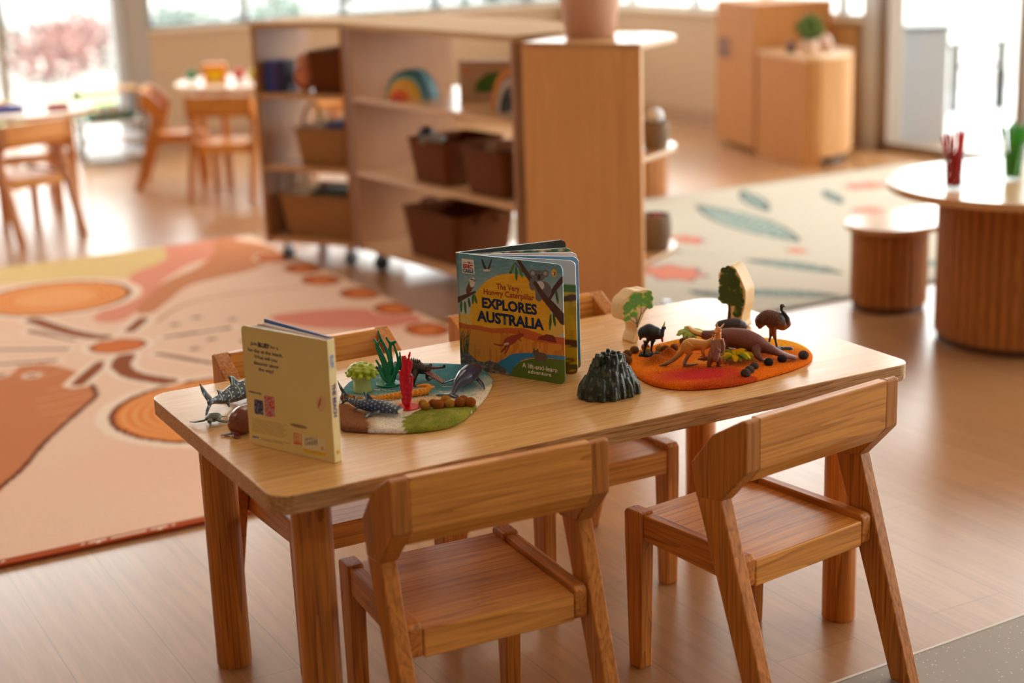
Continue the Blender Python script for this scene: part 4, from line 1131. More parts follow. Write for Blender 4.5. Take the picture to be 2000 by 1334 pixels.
    rgb[stroke(x, y, [(330, 265), (350, 320), (368, 350)], 6, 12)] = (40, 40, 52); rgb[stroke(x, y, [(404, 268), (386, 320), (372, 350)], 6, 10)] = (60, 60, 74)
    rgb[ell(x, y, 364, 346, 26, 10)] = (226, 224, 226); rgb[inpoly(x, y, [(388, 332), (414, 336), (390, 344)])] = (236, 160, 40)
    # hopping kangaroo
    K = (160, 66, 30)
    for e in [(545, 895, 62, 34, -0.5), (596, 868, 34, 20, -0.3), (628, 852, 20, 13, -0.1), (612, 832, 6, 18, -0.3)]: rgb[ell(x, y, *e)] = K
    rgb[stroke(x, y, [(500, 915), (470, 938), (416, 925)], 10, 4)] = K; rgb[stroke(x, y, [(515, 920), (500, 960), (470, 988)], 11, 5)] = (140, 58, 28)
    rgb[stroke(x, y, [(535, 925), (520, 965), (500, 1002)], 10, 5)] = K; rgb[stroke(x, y, [(605, 880), (625, 900)], 6, 4)] = K; rgb[ell(x, y, 512, 924, 22, 10, -0.3)] = (214, 190, 176)
    # grey-brown wombat
    W_ = (104, 88, 78)
    rgb[ell(x, y, 772, 1022, 52, 36, 0.15)] = W_; rgb[ell(x, y, 735, 990, 26, 22)] = W_; rgb[ell(x, y, 722, 968, 7, 12)] = W_; rgb[ell(x, y, 748, 968, 7, 12)] = W_
    rgb[stroke(x, y, [(800, 1030), (802, 1060)], 10)] = W_; rgb[stroke(x, y, [(748, 1030), (745, 1056)], 9)] = W_
    # emblem plates
    e = inpoly(x, y, [(168, 255), (264, 265), (268, 378), (172, 368)]); rgb[e] = (238, 234, 226)
    rgb[ell(x, y, 227, 288, 7, 10)] = (196, 40, 30)
    o_ = ell(x, y, 883, 363, 19, 31); rgb[o_] = (240, 186, 40); rgb[ell(x, y, 884, 366, 9, 18)] = (30, 30, 34); rgb[ell(x, y, 880, 366, 4, 12)] = (240, 240, 236); rgb[ell(x, y, 882, 352, 5, 5)] = (240, 130, 30)
    sp = x < 138 + (y - 208) * 0.035
    rgb[sp] = rgb[sp] * 0.85
    return rgb
cvA = slab_art('front_cover', wA, hA, 300, 300, 0.0028, coverA, CARD, bkA, corner=(0.0, 0.011), plane='xz')
def onA(px, py):
    u, v = iA((px, py)); return u * wA, (1 - v) * hA
def textA(name, body, px, py, capx, rgb, wpx, bold=0.02):
    cx, cz = onA(px, py); x0, _ = onA(px - wpx / 2, py); x1, _ = onA(px + wpx / 2, py)
    hh = abs(onA(px, py - capx / 2)[1] - onA(px, py + capx / 2)[1])
    M = Matrix(((1, 0, 0, cx), (0, 0, -1, -0.0001), (0, 1, 0, cz - hh / 2), (0, 0, 0, 1)))
    return text_mesh(name, body, plain('ink_%d_%d_%d' % rgb, rgb, 0.4), hh, cvA, M, bold, width=x1 - x0)
textA('title_lettering', 'The Very', 531, 478, 46, (160, 44, 22), 180, 0.02)
textA('title_lettering', 'Hungry Caterpillar', 535, 532, 46, (160, 44, 22), 390, 0.02)
textA('title_lettering', 'EXPLORES', 538, 622, 78, (14, 34, 78), 424, 0.045)
textA('title_lettering', 'AUSTRALIA', 543, 732, 82, (14, 34, 78), 516, 0.045)
textA('subtitle_lettering', 'A lift-and-learn', 762, 1106, 38, (232, 232, 214), 262, 0.015)
textA('subtitle_lettering', 'adventure', 762, 1150, 30, (232, 232, 214), 174, 0.015)
textA('emblem_lettering', 'world of', 216, 285, 12, (60, 50, 50), 76, 0.01)
textA('emblem_lettering', 'ERIC', 217, 314, 28, (176, 40, 50), 78, 0.05)
textA('emblem_lettering', 'CARLE', 219, 350, 28, (28, 84, 120), 84, 0.05)

def sheet(parent, ang_to, length, fn, thick=0.0022, hh=0.205, z0=0.0035, name='page', nx=24, ny=60):
    """a board page hinged at the spine, turned to ang (local radians)"""
    o = slab_art(name, length, hh, nx, ny, thick, fn, CARD, parent, edge=(236, 234, 230), corner=(0.0, 0.010), plane='xz')
    o.location = (0.001, 0.001, z0); o.rotation_euler = (0, 0, ang_to)
    return o
def aA(x, y): return math.atan2(y - 0.440, x - 0.525) - rzA
def pg1(u, v):
    rgb = np.tile(np.array([228, 226, 232.0]), (len(u), 1))
    lo = v < 0.150; rgb[lo] = (222, 182, 34)
    n = vnoise(u * 100, v * 100, 0.7, 31); rgb[lo & (n > 0.6)] = (198, 158, 30)
    b = (v > 0.147) & (v < 0.163); rgb[b] = (84, 120, 50)
    for a, c, w in [((0.15, 0.118), (0.224, 0.142), 0.005), ((0.15, 0.064), (0.224, 0.056), 0.006)]:
        d, f = near_line(u, v, [a, c]); rgb[d < w] = (98, 52, 26)
    lo2 = v < 0.03; rgb[lo2 & (n > 0.45)] = (124, 78, 30); rgb[lo2 & (n < 0.35)] = (78, 94, 40)
    return rgb
def pg2(u, v):
    rgb = np.tile(np.array([96, 150, 196.0]), (len(u), 1)); rgb[v < 0.125] = (24, 110, 128); rgb[(v < 0.02)] = (110, 120, 40)
    rgb[(v > 0.1225) & (v < 0.1265)] = (60, 130, 160); return rgb
sheet(bkA, aA(0.668, 0.268), 0.222, pg1)
sheet(bkA, aA(0.689, 0.293), 0.219, pg2)
sheet(bkA, aA(0.706, 0.326), 0.213, lambda u, v: np.tile(np.array([214, 204, 208.0]), (len(u), 1)))
def pg4(u, v):
    n = vnoise(u * 100 + 3, v * 100, 1.0, 33); rgb = np.tile(np.array([40, 92, 58.0]), (len(u), 1)); rgb[n > 0.5] = (196, 190, 160); rgb[n > 0.68] = (110, 60, 34); return rgb
sheet(bkA, aA(0.719, 0.365), 0.207, pg4)
sheet(bkA, aA(0.738, 0.418), 0.213, lambda u, v: np.tile(np.array([22, 44, 44.0]), (len(u), 1)), name='back_cover', hh=hA, z0=0.0, thick=0.003)
MB().box(-0.0005, 0.004, 0.0030, 0.012, 0.0, hA).build('spine', plain('spine_white_card', (226, 226, 222), 0.4), bkA, bevel=0.001)
MB().box(-0.0008, 0.003, -0.0004, 0.004, hA - 0.0015, hA + 0.0004).build('spine_mark', plain('spine_yellow', (240, 196, 40), 0.4), bkA)

# --- cream book, back cover towards the camera, spine at its right
bkB, rzB, wB = book_root('picture_book', 'cream board book with its back cover and THE BEACH spine towards the camera', (0.0575, 0.2565), (0.1305, 0.0935))
hB = 0.1925
fB, iB = bilin((62, 152), (755, 281), (783, 1283), (98, 1100))
def coverB(u, v):
    p = fB(u / wB, 1 - v / hB); x, y = p[:, 0], p[:, 1]
    rgb = np.tile(np.array([232, 212, 144.0]), (len(x), 1))
    def rect(x0, y0, w, h, c, sl=0.22):
        m = (x > x0) & (x < x0 + w) & (y - sl * (x - x0) > y0) & (y - sl * (x - x0) < y0 + h); rgb[m] = c; return m
    m = rect(148, 742, 76, 118, (32, 34, 84)); n = vnoise(x / 10, y / 10, 1.2, 41); rgb[m & (n > 0.62)] = (120, 130, 190)
    m = rect(236, 714, 84, 168, (206, 74, 78)); rgb[m & (n > 0.55)] = (222, 180, 170); rgb[m & (n > 0.8)] = (90, 110, 180)
    for k in range(9): rect(118, 896 + k * 13, 300 - (k % 3) * 18, 4, (176, 156, 100))
    for k in range(2): rect(188, 1058 + k * 13, 250 - 60 * k, 4, (150, 132, 100))
    rect(120, 1040, 54, 14, (110, 112, 176))
    m = rect(468, 1024, 64, 92, (214, 96, 84)); rgb[m & inpoly(x, y, [(474, 1034), (526, 1044), (526, 1112), (474, 1102)])] = (236, 214, 150)
    rect(542, 1044, 176, 112, (232, 222, 190), 0.25); rect(546, 1156, 176, 30, (232, 190, 50), 0.22)
    for k in range(22):
        if k % 4 != 2: rect(560 + k * 4.6, 1068, 2.6, 62, (60, 52, 60), 0.25)
    rgb[ell(x, y, 697, 1160, 11, 17)] = (214, 160, 50)
    rgb[ell(x, y, 512, 972, 72, 14, 0.25)] = (150, 124, 92)
    rgb[ell(x, y, 702, 790, 38, 66, 0.1)] = (232, 190, 150); rgb[ell(x, y, 690, 785, 8, 42, 0.3)] = (170, 90, 70)
    return rgb
cvB = slab_art('back_cover', wB, hB, 220, 230, 0.0028, coverB, CARD, bkB, corner=(0.009, 0.002), plane='xz', edge=(232, 214, 160))
def onB(px, py):
    u, v = iB((px, py)); return u * wB, (1 - v) * hB
def textB(name, body, px, py, capx, rgb, wpx, bold=0.02):
    cx, cz = onB(px, py); x0, _ = onB(px - wpx / 2, py); x1, _ = onB(px + wpx / 2, py)
    hh = abs(onB(px, py - capx / 2)[1] - onB(px, py + capx / 2)[1])
    M = Matrix(((1, 0, 0, cx), (0, 0, -1, -0.0001), (0, 1, 0, cz - hh / 2), (0, 0, 0, 1)))
    return text_mesh(name, body, plain('ink_%d_%d_%d' % rgb, rgb, 0.4), hh, cvB, M, bold, width=x1 - x0)
INK = (104, 88, 120)
textB('blurb_lettering', 'Join', 168, 299, 26, INK, 58); textB('blurb_lettering', 'BLUEY', 252, 317, 34, (40, 38, 108), 96, 0.05); textB('blurb_lettering', 'for a', 338, 335, 26, INK, 66)
textB('blurb_lettering', 'fun day at the beach.', 260, 372, 28, INK, 292)
textB('blurb_lettering', 'What will you', 262, 420, 28, INK, 190)
textB('blurb_lettering', 'discover along', 264, 470, 28, INK, 206)
textB('blurb_lettering', 'the way?', 262, 516, 28, INK, 124)
textB('logo_lettering', 'LU', 498, 1056, 26, (206, 70, 60), 36, 0.05); textB('logo_lettering', 'DO', 500, 1092, 26, (206, 70, 60), 36, 0.05)
textB('small_print', 'THERE\'S MORE', 160, 692, 13, (60, 50, 90), 108, 0.04)
# spine block and its lettering
SPW = 0.0165
spB = MB().box(wB - 0.0005, wB + 0.0028, 0.0, SPW, 0.0, hB).build('spine', plain('cream_card', (234, 216, 158), 0.4), bkB, bevel=0.0012)
def spine_text(name, body, zc, length, h, rgb, bold=0.03):
    # reads downwards on the spine face (+x)
    M = Matrix(((0, 0, 1, wB + 0.0030), (0, 1, 0, SPW / 2 - h / 2), (-1, 0, 0, zc), (0, 0, 0, 1)))
    return text_mesh(name, body, plain('ink_%d_%d_%d' % rgb, rgb, 0.4), h, spB, M, bold, width=length)
spine_text('spine_lettering', 'BLUEY', 0.158, 0.020, 0.0065, (124, 142, 210), 0.05)
spine_text('spine_lettering', 'THE BEACH', 0.098, 0.052, 0.0068, (70, 50, 120), 0.05)
MB().prism(circle(0, 0, 0.0036, 20), 0, 0.0004, 'x', Matrix.Translation((wB + 0.0028, SPW / 2, 0.016))).build('spine_badge', plain('badge_gold', (222, 164, 30), 0.4), spB)
# pages and front cover fan out behind
for k, (a, c) in enumerate([(0.025, (236, 226, 190)), (0.05, (150, 160, 190)), (0.075, (238, 232, 210)), (0.10, (150, 50, 60)), (0.125, (240, 232, 206)), (0.150, (236, 236, 230))]):
    o = MB().box(-wB + 0.012, 0.0, 0.0, 0.0021, 0.003, hB - 0.003).build('page', plain('page_%d' % k, c, 0.6), bkB, loc=(wB - 0.001, 0.0032 + k * 0.0021, 0), rz=-a * 0.85)
MB().box(-wB, 0.0, 0.0, 0.003, 0.0, hB).build('front_cover', plain('cover_blue', (92, 116, 190), 0.35), bkB, loc=(wB, SPW - 0.0012, 0), rz=-0.175, bevel=0.001)
# ---------------------------------------------------------------- felt mats
MT = T + 0.0005
FELT = art('felted_wool', 0.95, bump=1.0, bscale=420, bdist=0.0022, spec=0.05, vary=0.3)
def felt_mat(name, label, outline, thick, colfn, hfn, nr=70):
    pts = spline(outline, 10, True); n = len(pts)
    cx = sum(p[0] for p in pts) / n; cy = sum(p[1] for p in pts) / n
    P = np.array(pts); vs = []
    rad = [0.0] + list(np.linspace(0.02, 0.9, nr)) + [0.93, 0.955, 0.975, 0.99, 1.0]
    rows = []
    for f in rad[1:]:
        X = cx + (P[:, 0] - cx) * f; Y = cy + (P[:, 1] - cy) * f
        e = np.clip((1 - f) / 0.09, 0, 1); Z = thick * (0.35 + 0.65 * np.sqrt(1 - (1 - e) ** 2)) + hfn(X, Y) * (e > 0)
        rows.append(np.stack([X, Y, np.full(n, 0) + Z], 1))
    top = np.array([[cx, cy, thick + float(hfn(np.array([cx]), np.array([cy]))[0])]])
    V = np.concatenate([top] + rows + [np.stack([cx + (P[:, 0] - cx) * 1.0, cy + (P[:, 1] - cy) * 1.0, np.full(n, thick * 0.15)], 1), np.stack([cx + (P[:, 0] - cx) * 0.985, cy + (P[:, 1] - cy) * 0.985, np.zeros(n)], 1)])
    nrow = len(rows) + 2; faces = []
    for k in range(n): faces.append((0, 1 + k, 1 + (k + 1) % n))
    for r in range(nrow - 1):
        a = 1 + r * n; b = a + n
        for k in range(n):
            k2 = (k + 1) % n; faces.append((a + k, b + k, b + k2, a + k2))
    me = bpy.data.meshes.new('felt_body'); me.from_pydata((V + np.array([-cx, -cy, 0])).tolist(), [], faces)
    me.polygons.foreach_set('use_smooth', [True] * len(me.polygons))
    rgb = colfn(V[:, 0], V[:, 1]); set_col(me, rgb); me.materials.append(FELT)
    t = thing(name, label, 'felt play mat', (cx, cy, MT))
    o = bpy.data.objects.new('felt_body', me); link(o, t)
    return t, (cx, cy)
M1_OUT = [(0.202, 0.234), (0.225, 0.300), (0.251, 0.356), (0.291, 0.431), (0.335, 0.478), (0.39, 0.508), (0.446, 0.505), (0.494, 0.477), (0.524, 0.449), (0.542, 0.416), (0.543, 0.370), (0.527, 0.321), (0.492, 0.271), (0.461, 0.233), (0.414, 0.186), (0.383, 0.158), (0.351, 0.142), (0.32, 0.142), (0.280, 0.156), (0.240, 0.185), (0.212, 0.212)]
def m1col(x, y):
    jx = x + 0.012 * (vnoise(x * 10, y * 10, 7, 51) - 0.5); jy = y + 0.012 * (vnoise(x * 10, y * 10, 7, 52) - 0.5)
    # q runs across the mat from the near-left shore to the water
    q = (jx - 0.30) * 0.30 + (jy - 0.30) * 0.95
    rgb = np.tile(np.array([98, 150, 152.0]), (len(x), 1))
    rgb = mixc(rgb, (jx - 0.46) / 0.05, (52, 148, 176)); rgb = mixc(rgb, (jx - 0.42) / 0.06 * (jy < 0.46), (70, 130, 140))
    rgb = mixc(rgb, (vnoise(x * 10, y * 10, 4, 53) - 0.5) * 1.0, (150, 186, 180))
    dsh, _ = near_line(jx, jy, [(0.22, 0.36), (0.31, 0.345), (0.37, 0.30), (0.46, 0.262), (0.53, 0.33)])
    below = inpoly(jx, jy, [(0.1, 0.38), (0.22, 0.365), (0.30, 0.345), (0.37, 0.295), (0.45, 0.255), (0.50, 0.29), (0.56, 0.33), (0.56, 0.0), (0.1, 0.0)])
    rgb = mixc(rgb, np.where(below, 1.0, np.clip(1 - dsh / 0.035, 0, 1) * 0.75), (240, 226, 196))
    rgb = mixc(rgb, np.clip(1 - np.hypot((jx - 0.34) / 0.10, (jy - 0.275) / 0.03), 0, 1) * 1.2, (226, 176, 122))
    br = inpoly(jx, jy, [(0.15, 0.36), (0.245, 0.352), (0.262, 0.33), (0.256, 0.287), (0.252, 0.238), (0.238, 0.2), (0.22, 0.15), (0.12, 0.1)])
    rgb[br] = (148, 92, 50)
    dbr, _ = near_line(jx, jy, [(0.262, 0.33), (0.256, 0.287), (0.252, 0.238), (0.238, 0.2)])
    rgb = mixc(rgb, np.where(br, 0, np.clip(1 - dbr / 0.012, 0, 1) * 0.7), (170, 118, 70))
    gr = inpoly(jx, jy, spline([(0.300, 0.205), (0.335, 0.226), (0.37, 0.232), (0.405, 0.220), (0.435, 0.205), (0.40, 0.165), (0.36, 0.138), (0.32, 0.128), (0.290, 0.145), (0.283, 0.178)], 5, True))
    k = vnoise(x * 10, y * 10, 9, 55)
    g = np.array([122, 128, 44.0])[None] * (1 - k[:, None]) + np.array([160, 156, 62.0])[None] * k[:, None]
    rgb[gr] = g[gr]
    for a, b in [((0.356, 0.45), (0.376, 0.437)), ((0.327, 0.385), (0.356, 0.357)), ((0.433, 0.333), (0.458, 0.316)), ((0.416, 0.306), (0.448, 0.277)), ((0.39, 0.40), (0.41, 0.39))]:
        d, f = near_line(x, y, [a, b]); rgb[d < 0.0012] = (236, 220, 190)
    return rgb
def m1h(x, y):
    h = 0.006 * np.exp(-(((x - 0.36) / 0.05) ** 2 + ((y - 0.18) / 0.035) ** 2))
    h += 0.004 * np.exp(-(((x - 0.22) / 0.04) ** 2 + ((y - 0.26) / 0.07) ** 2))
    return h
mat1, c1 = felt_mat('felt_play_mat', 'teal felt seashore mat with sand and green edge under the sea animals', M1_OUT, 0.008, m1col, m1h)
M2_OUT = [(0.800, 0.318), (0.768, 0.265), (0.752, 0.214), (0.743, 0.150), (0.762, 0.104), (0.804, 0.076), (0.861, 0.063), (0.931, 0.069), (1.008, 0.084), (1.061, 0.112), (1.091, 0.152), (1.105, 0.205), (1.092, 0.250), (1.051, 0.300), (1.010, 0.336), (0.96, 0.355), (0.898, 0.351), (0.841, 0.336)]
def m2col(x, y):
    jx = x + 0.016 * (vnoise(x * 10, y * 10, 6, 61) - 0.5); jy = y + 0.016 * (vnoise(x * 10, y * 10, 6, 62) - 0.5)
    rgb = np.tile(np.array([236, 112, 14.0]), (len(x), 1))
    k = np.clip((jy - 0.17) / 0.06, 0, 1) * np.clip((0.93 - jx) / 0.05, 0, 1)
    rgb = mixc(rgb, k * 0.5, (250, 136, 16))
    rgb = mixc(rgb, np.clip(((jx - 1.0) * 0.7 + (jy - 0.2) * 0.7) / 0.05, 0, 1), (250, 164, 14))
    rgb = mixc(rgb, np.clip(1 - np.hypot((jx - 0.90) / 0.05, (jy - 0.20) / 0.02), 0, 1) * 1.2, (240, 170, 60))
    rgb = mixc(rgb, np.clip(1 - np.hypot((jx - 0.955) / 0.05, (jy - 0.275) / 0.04), 0, 1), (224, 70, 20))
    rd = np.clip(1.6 - 1.6 * np.hypot(((jx - 0.83) * 0.93 + (jy - 0.13) * -0.36) / 0.105, ((jx - 0.83) * 0.36 + (jy - 0.13) * 0.93) / 0.058), 0, 1)
    rgb = mixc(rgb, rd, (204, 50, 44))
    rgb = mixc(rgb, np.clip((0.10 - jy) / 0.02, 0, 1) * (jx < 0.9), (196, 72, 24))
    for cx, cy, r in ((0.817, 0.242, 0.024), (0.859, 0.264, 0.022)):
        rgb = mixc(rgb, np.clip(1.5 - np.hypot(jx - cx, jy - cy) / r, 0, 1), (176, 86, 26))
    return rgb
def m2h(x, y):
    h = 0.0 * x
    for cx, cy, r, a in ((0.817, 0.242, 0.016, 0.015), (0.859, 0.264, 0.015, 0.015)):
        h = h + a * np.exp(-((x - cx) ** 2 + (y - cy) ** 2) / (r * r))
    h = h + 0.004 * np.exp(-(((x - 0.83) / 0.08) ** 2 + ((y - 0.12) / 0.04) ** 2))
    return h
mat2, c2 = felt_mat('felt_play_mat', 'orange and red felt desert mat under the kangaroos and platypus', M2_OUT, 0.008, m2col, m2h)
def felt_balls(t, c, items, z0=0.008):
    for k, (x, y, r, rgb) in enumerate(items):
        o = MB().ball((0, 0, 0), (r, r, r * 0.86), 18, 12).build('felt_pebble', plain('felt_ball_%d_%d' % (rgb[0], rgb[1]), rgb, 0.95, spec=0.05, bump=0.7, bscale=900, vary=0.2), t, loc=(x - c[0], y - c[1], z0 + r * 0.62), smooth=180)
BRN = (150, 84, 34); OCH = (182, 128, 48); DKB = (122, 78, 46); CHA = (84, 72, 68)
felt_balls(mat1, c1, [(0.357, 0.250, 0.0075, OCH), (0.352, 0.230, 0.0085, OCH), (0.371, 0.240, 0.008, BRN), (0.372, 0.222, 0.0105, BRN), (0.397, 0.245, 0.0085, OCH), (0.390, 0.217, 0.0095, OCH), (0.407, 0.212, 0.0105, BRN), (0.421, 0.228, 0.0085, BRN), (0.422, 0.205, 0.010, BRN), (0.384, 0.233, 0.0075, BRN),
    (0.262, 0.352, 0.0085, BRN), (0.270, 0.340, 0.008, OCH), (0.276, 0.327, 0.0075, OCH), (0.281, 0.315, 0.0065, BRN)])
felt_balls(mat2, c2, [(0.776, 0.287, 0.0085, DKB), (0.772, 0.268, 0.0085, DKB), (0.794, 0.303, 0.0085, DKB), (0.818, 0.316, 0.0085, DKB), (0.846, 0.322, 0.008, BRN), (0.833, 0.298, 0.008, OCH), (0.862, 0.300, 0.0075, OCH), (0.867, 0.288, 0.0085, DKB), (0.886, 0.288, 0.008, DKB), (0.925, 0.314, 0.008, DKB),
    (0.892, 0.081, 0.009, CHA), (0.910, 0.094, 0.0085, CHA), (0.932, 0.109, 0.008, CHA), (0.966, 0.113, 0.0085, (52, 48, 48)), (0.998, 0.116, 0.0085, (52, 48, 48)), (1.042, 0.111, 0.0095, CHA)])

# felt leaf rosettes lying on the orange mat
def rosette(label, x, y, z, R, cols, seed, up=0.5):
    t = thing('felt_leaf_rosette', label, 'felt plant', (x, y, z)); r = random.Random(seed)
    for ci, c in enumerate(cols):
        mb = MB()
        for k in range(7):
            a = 2 * PI * (k + ci / len(cols)) / 7 + r.uniform(-0.2, 0.2); L = R * r.uniform(0.8, 1.1); u = up * r.uniform(0.6, 1.3)
            pts = [(0, 0, 0.004), (math.cos(a) * L * 0.5, math.sin(a) * L * 0.5, 0.008 + u * L * 0.5), (math.cos(a) * L, math.sin(a) * L, 0.004 + u * L * 0.4)]
            mb.tube(spline(pts, 5), [(w, w * 0.3) for w in [0.003, 0.0045, 0.006, 0.007, 0.0075, 0.0075, 0.007, 0.006, 0.0045, 0.003, 0.001]], 8)
        mb.build('leaves', plain('felt_leaf_%d_%d' % (c[0], c[1]), c, 0.95, spec=0.05, bump=0.7, bscale=900, vary=0.2), t, smooth=180)
    return t
rosette('olive and yellow felt leaf rosette under the platypus', 0.930, 0.160, MT + 0.0085, 0.034, [(126, 134, 30), (222, 176, 20), (150, 150, 40)], 4)
rosette('pale green felt leaf rosette behind the kangaroos', 0.940, 0.315, MT + 0.0085, 0.030, [(168, 186, 90), (184, 196, 104)], 6, up=0.9)

# ---------------------------------------------------------------- sculpted toys
def sculpt(name, mb, voxel, colfn, mat, parent, smooth=3, fac=0.5):
    me = bpy.data.meshes.new(name + '_raw'); me.from_pydata(mb.v, [], mb.f)
    bm = bmesh.new(); bm.from_mesh(me); bmesh.ops.recalc_face_normals(bm, faces=bm.faces); bm.to_mesh(me); bm.free()
    tmp = bpy.data.objects.new(name + '_raw', me); COL.objects.link(tmp)
    rm = tmp.modifiers.new('r', 'REMESH'); rm.mode = 'VOXEL'; rm.voxel_size = voxel; rm.adaptivity = 0
    sm = tmp.modifiers.new('s', 'SMOOTH'); sm.factor = fac; sm.iterations = smooth
    dg = bpy.context.evaluated_depsgraph_get(); dg.update()
    out = bpy.data.meshes.new_from_object(tmp.evaluated_get(dg))
    bpy.data.objects.remove(tmp, do_unlink=True)
    out.name = name; out.materials.clear(); out.materials.append(mat)
    out.polygons.foreach_set('use_smooth', [True] * len(out.polygons))
    n = len(out.vertices); co = np.empty(n * 3); out.vertices.foreach_get('co', co); co = co.reshape(-1, 3)
    no = np.empty(n * 3); out.vertices.foreach_get('normal', no)
    set_col(out, colfn(co[:, 0], co[:, 1], co[:, 2], no.reshape(-1, 3)))
    o = bpy.data.objects.new(name, out); link(o, parent)
    return o
TOY = art('moulded_toy_plastic', 0.42, bump=0.25, bscale=900, bdist=0.0004, spec=0.5, vary=0.08)
TOYG = art('glossy_toy_plastic', 0.2, bump=0.08, bscale=500, bdist=0.0004, spec=0.6)
TOYR = art('rough_toy_plastic', 0.5, bump=0.8, bscale=600, bdist=0.0010, spec=0.45, vary=0.2)
def solid(rgb):
    return lambda x, y, z, n: np.tile(np.array(rgb, float), (len(x), 1))
SR = math.radians(-29)           # direction of the camera's right on the floor, used as these toys' own heading

# --- cassowary
def A_(x0, y0, S):
    return lambda px, py, d=0.0: ((px - x0) / S, d, (y0 - py) / S * 1.03)
t = thing('cassowary_figurine', 'black cassowary toy with a yellow casque and pink wattle on a dark rock', 'toy animal', (0.829, 0.284, MT + 0.007), SR)
A = A_(615, 838, 4230)
mb = MB()
mb.stube([A(545, 690), A(570, 660), A(615, 655), A(665, 665), A(700, 678), A(716, 650), A(722, 628)], [(0.003, 0.004), (0.011, 0.012), (0.0145, 0.0165), (0.011, 0.013), (0.0055, 0.007), (0.0032, 0.0038), (0.0028, 0.003)], 16)
mb.stube([A(552, 680), A(545, 712)], [0.004, 0.0015], 8)
mb.ball(A(727, 622), (0.0045, 0.0032, 0.0036), 12, 8)
for (kx, ky), (fx, fy), d in [((585, 745), (572, 822), -0.004), ((640, 740), (632, 805), 0.004)]:
    mb.stube([A(kx + 6, 715, d), A(kx, ky, d), A((kx + fx) / 2 - 2, (ky + fy) / 2, d), A(fx, fy, d)], [0.006, 0.0034, 0.0020, 0.0018], 8)
    for q in (-0.5, 0, 0.5): mb.stube([A(fx, fy, d), A(fx + 16, fy + 8, d + q * 0.006)], [0.0016, 0.0009], 6)
def cc(x, y, z, n):
    rgb = np.tile(np.array([22, 22, 26.0]), (len(x), 1)); k = z > 0.046; rgb[k & (x > 0.018)] = (36, 60, 84); return rgb
sculpt('body', mb, 0.0008, cc, TOY, t, 2)
MB().stube([A(722, 615), A(730, 596), A(735, 572)], [(0.0036, 0.002), (0.003, 0.0016), (0.0006, 0.0005)], 10).build('casque', plain('casque_yellow', (206, 190, 60), 0.4), t, smooth=180)
MB().stube([A(730, 620), A(745, 634)], [0.0022, 0.0006], 8).build('beak', plain('beak_grey', (70, 74, 70), 0.4), t, smooth=180)
MB().stube([A(716, 668), A(713, 700), A(716, 730)], [0.0016, 0.0024, 0.0018], 8).build('wattle', plain('wattle_pink', (196, 40, 76), 0.35), t, smooth=180)
mb = MB(); rr = random.Random(2)
for k in range(12): mb.ball((rr.uniform(-0.015, 0.015), rr.uniform(-0.008, 0.008), 0.0015), (0.006, 0.005, 0.0045 + rr.uniform(0, 0.003)), 10, 6)
sculpt('rock_base', mb, 0.0009, solid((26, 28, 32)), TOYR, t, 1)

# --- emu
t = thing('emu_figurine', 'brown emu toy with a dark neck at the far edge of the orange mat', 'toy animal', (1.044, 0.182, MT + 0.007), SR)
A = A_(1588, 785, 4170)
mb = MB()
mb.stube([A(1432, 606), A(1452, 560), A(1500, 545), A(1560, 560), A(1612, 590), A(1642, 588), A(1648, 566)], [(0.004, 0.006), (0.011, 0.013), (0.014, 0.017), (0.014, 0.0165), (0.010, 0.012), (0.0055, 0.008), (0.0035, 0.005)], 18)
mb.stube([A(1436, 590), A(1440, 618)], [0.006, 0.003], 8)
mb.stube([A(1645, 585), A(1648, 555), A(1630, 520), A(1605, 490), A(1600, 462)], [0.006, 0.0042, 0.0030, 0.0026, 0.003], 12)
mb.ball(A(1604, 452), (0.0042, 0.003, 0.0034), 12, 8)
for (kx, ky), (fx, fy), d in [((1530, 655), (1508, 745), 0.005), ((1545, 660), (1568, 768), -0.004)]:
    mb.stube([A(1535, 600, d), A(kx, ky, d), A((kx + fx) / 2, (ky + fy) / 2, d), A(fx, fy, d)], [0.008, 0.0045, 0.0021, 0.002], 8)
    for q in (-0.6, 0, 0.6): mb.stube([A(fx, fy, d), A(fx + 26, fy + 8, d + q * 0.007)], [0.002, 0.0011], 6)
def ec(x, y, z, n):
    k = vnoise(x * 900 + 50, z * 900 + 50, 0.5, 71)
    rgb = np.array([122, 72, 44.0])[None] * (1 - k[:, None]) + np.array([78, 48, 36.0])[None] * k[:, None]
    rgb = mixc(rgb, (0.052 - z) / 0.01 * (z < 0.06), (150, 84, 44))
    nk = (z > 0.0555) & (x > 0.0); rgb = mixc(rgb, np.where(nk, (z - 0.0555) / 0.006, 0), (34, 38, 48))
    rgb = mixc(rgb, np.clip((0.028 - z) / 0.010, 0, 1), (44, 58, 62)); return rgb
sculpt('body', mb, 0.0008, ec, TOYR, t, 2)
MB().stube([A(1608, 450), A(1632, 460)], [0.0024, 0.0006], 8).build('beak', MATS['beak_grey'], t, smooth=180)
for s in (-1, 1): MB().ball(A(1604, 450, s * 0.0026), 0.0009, 8, 6).build('eye', plain('eye_orange', (230, 150, 20), 0.3), t, smooth=180)
mb = MB()
for k in range(10): mb.ball((-0.014 + k * 0.0036, rr.uniform(-0.006, 0.006), 0.001), (0.007, 0.006, 0.0035 + rr.uniform(0, 0.0015)), 10, 6)
sculpt('rock_base', mb, 0.0009, solid((58, 74, 88)), TOYR, t, 1)

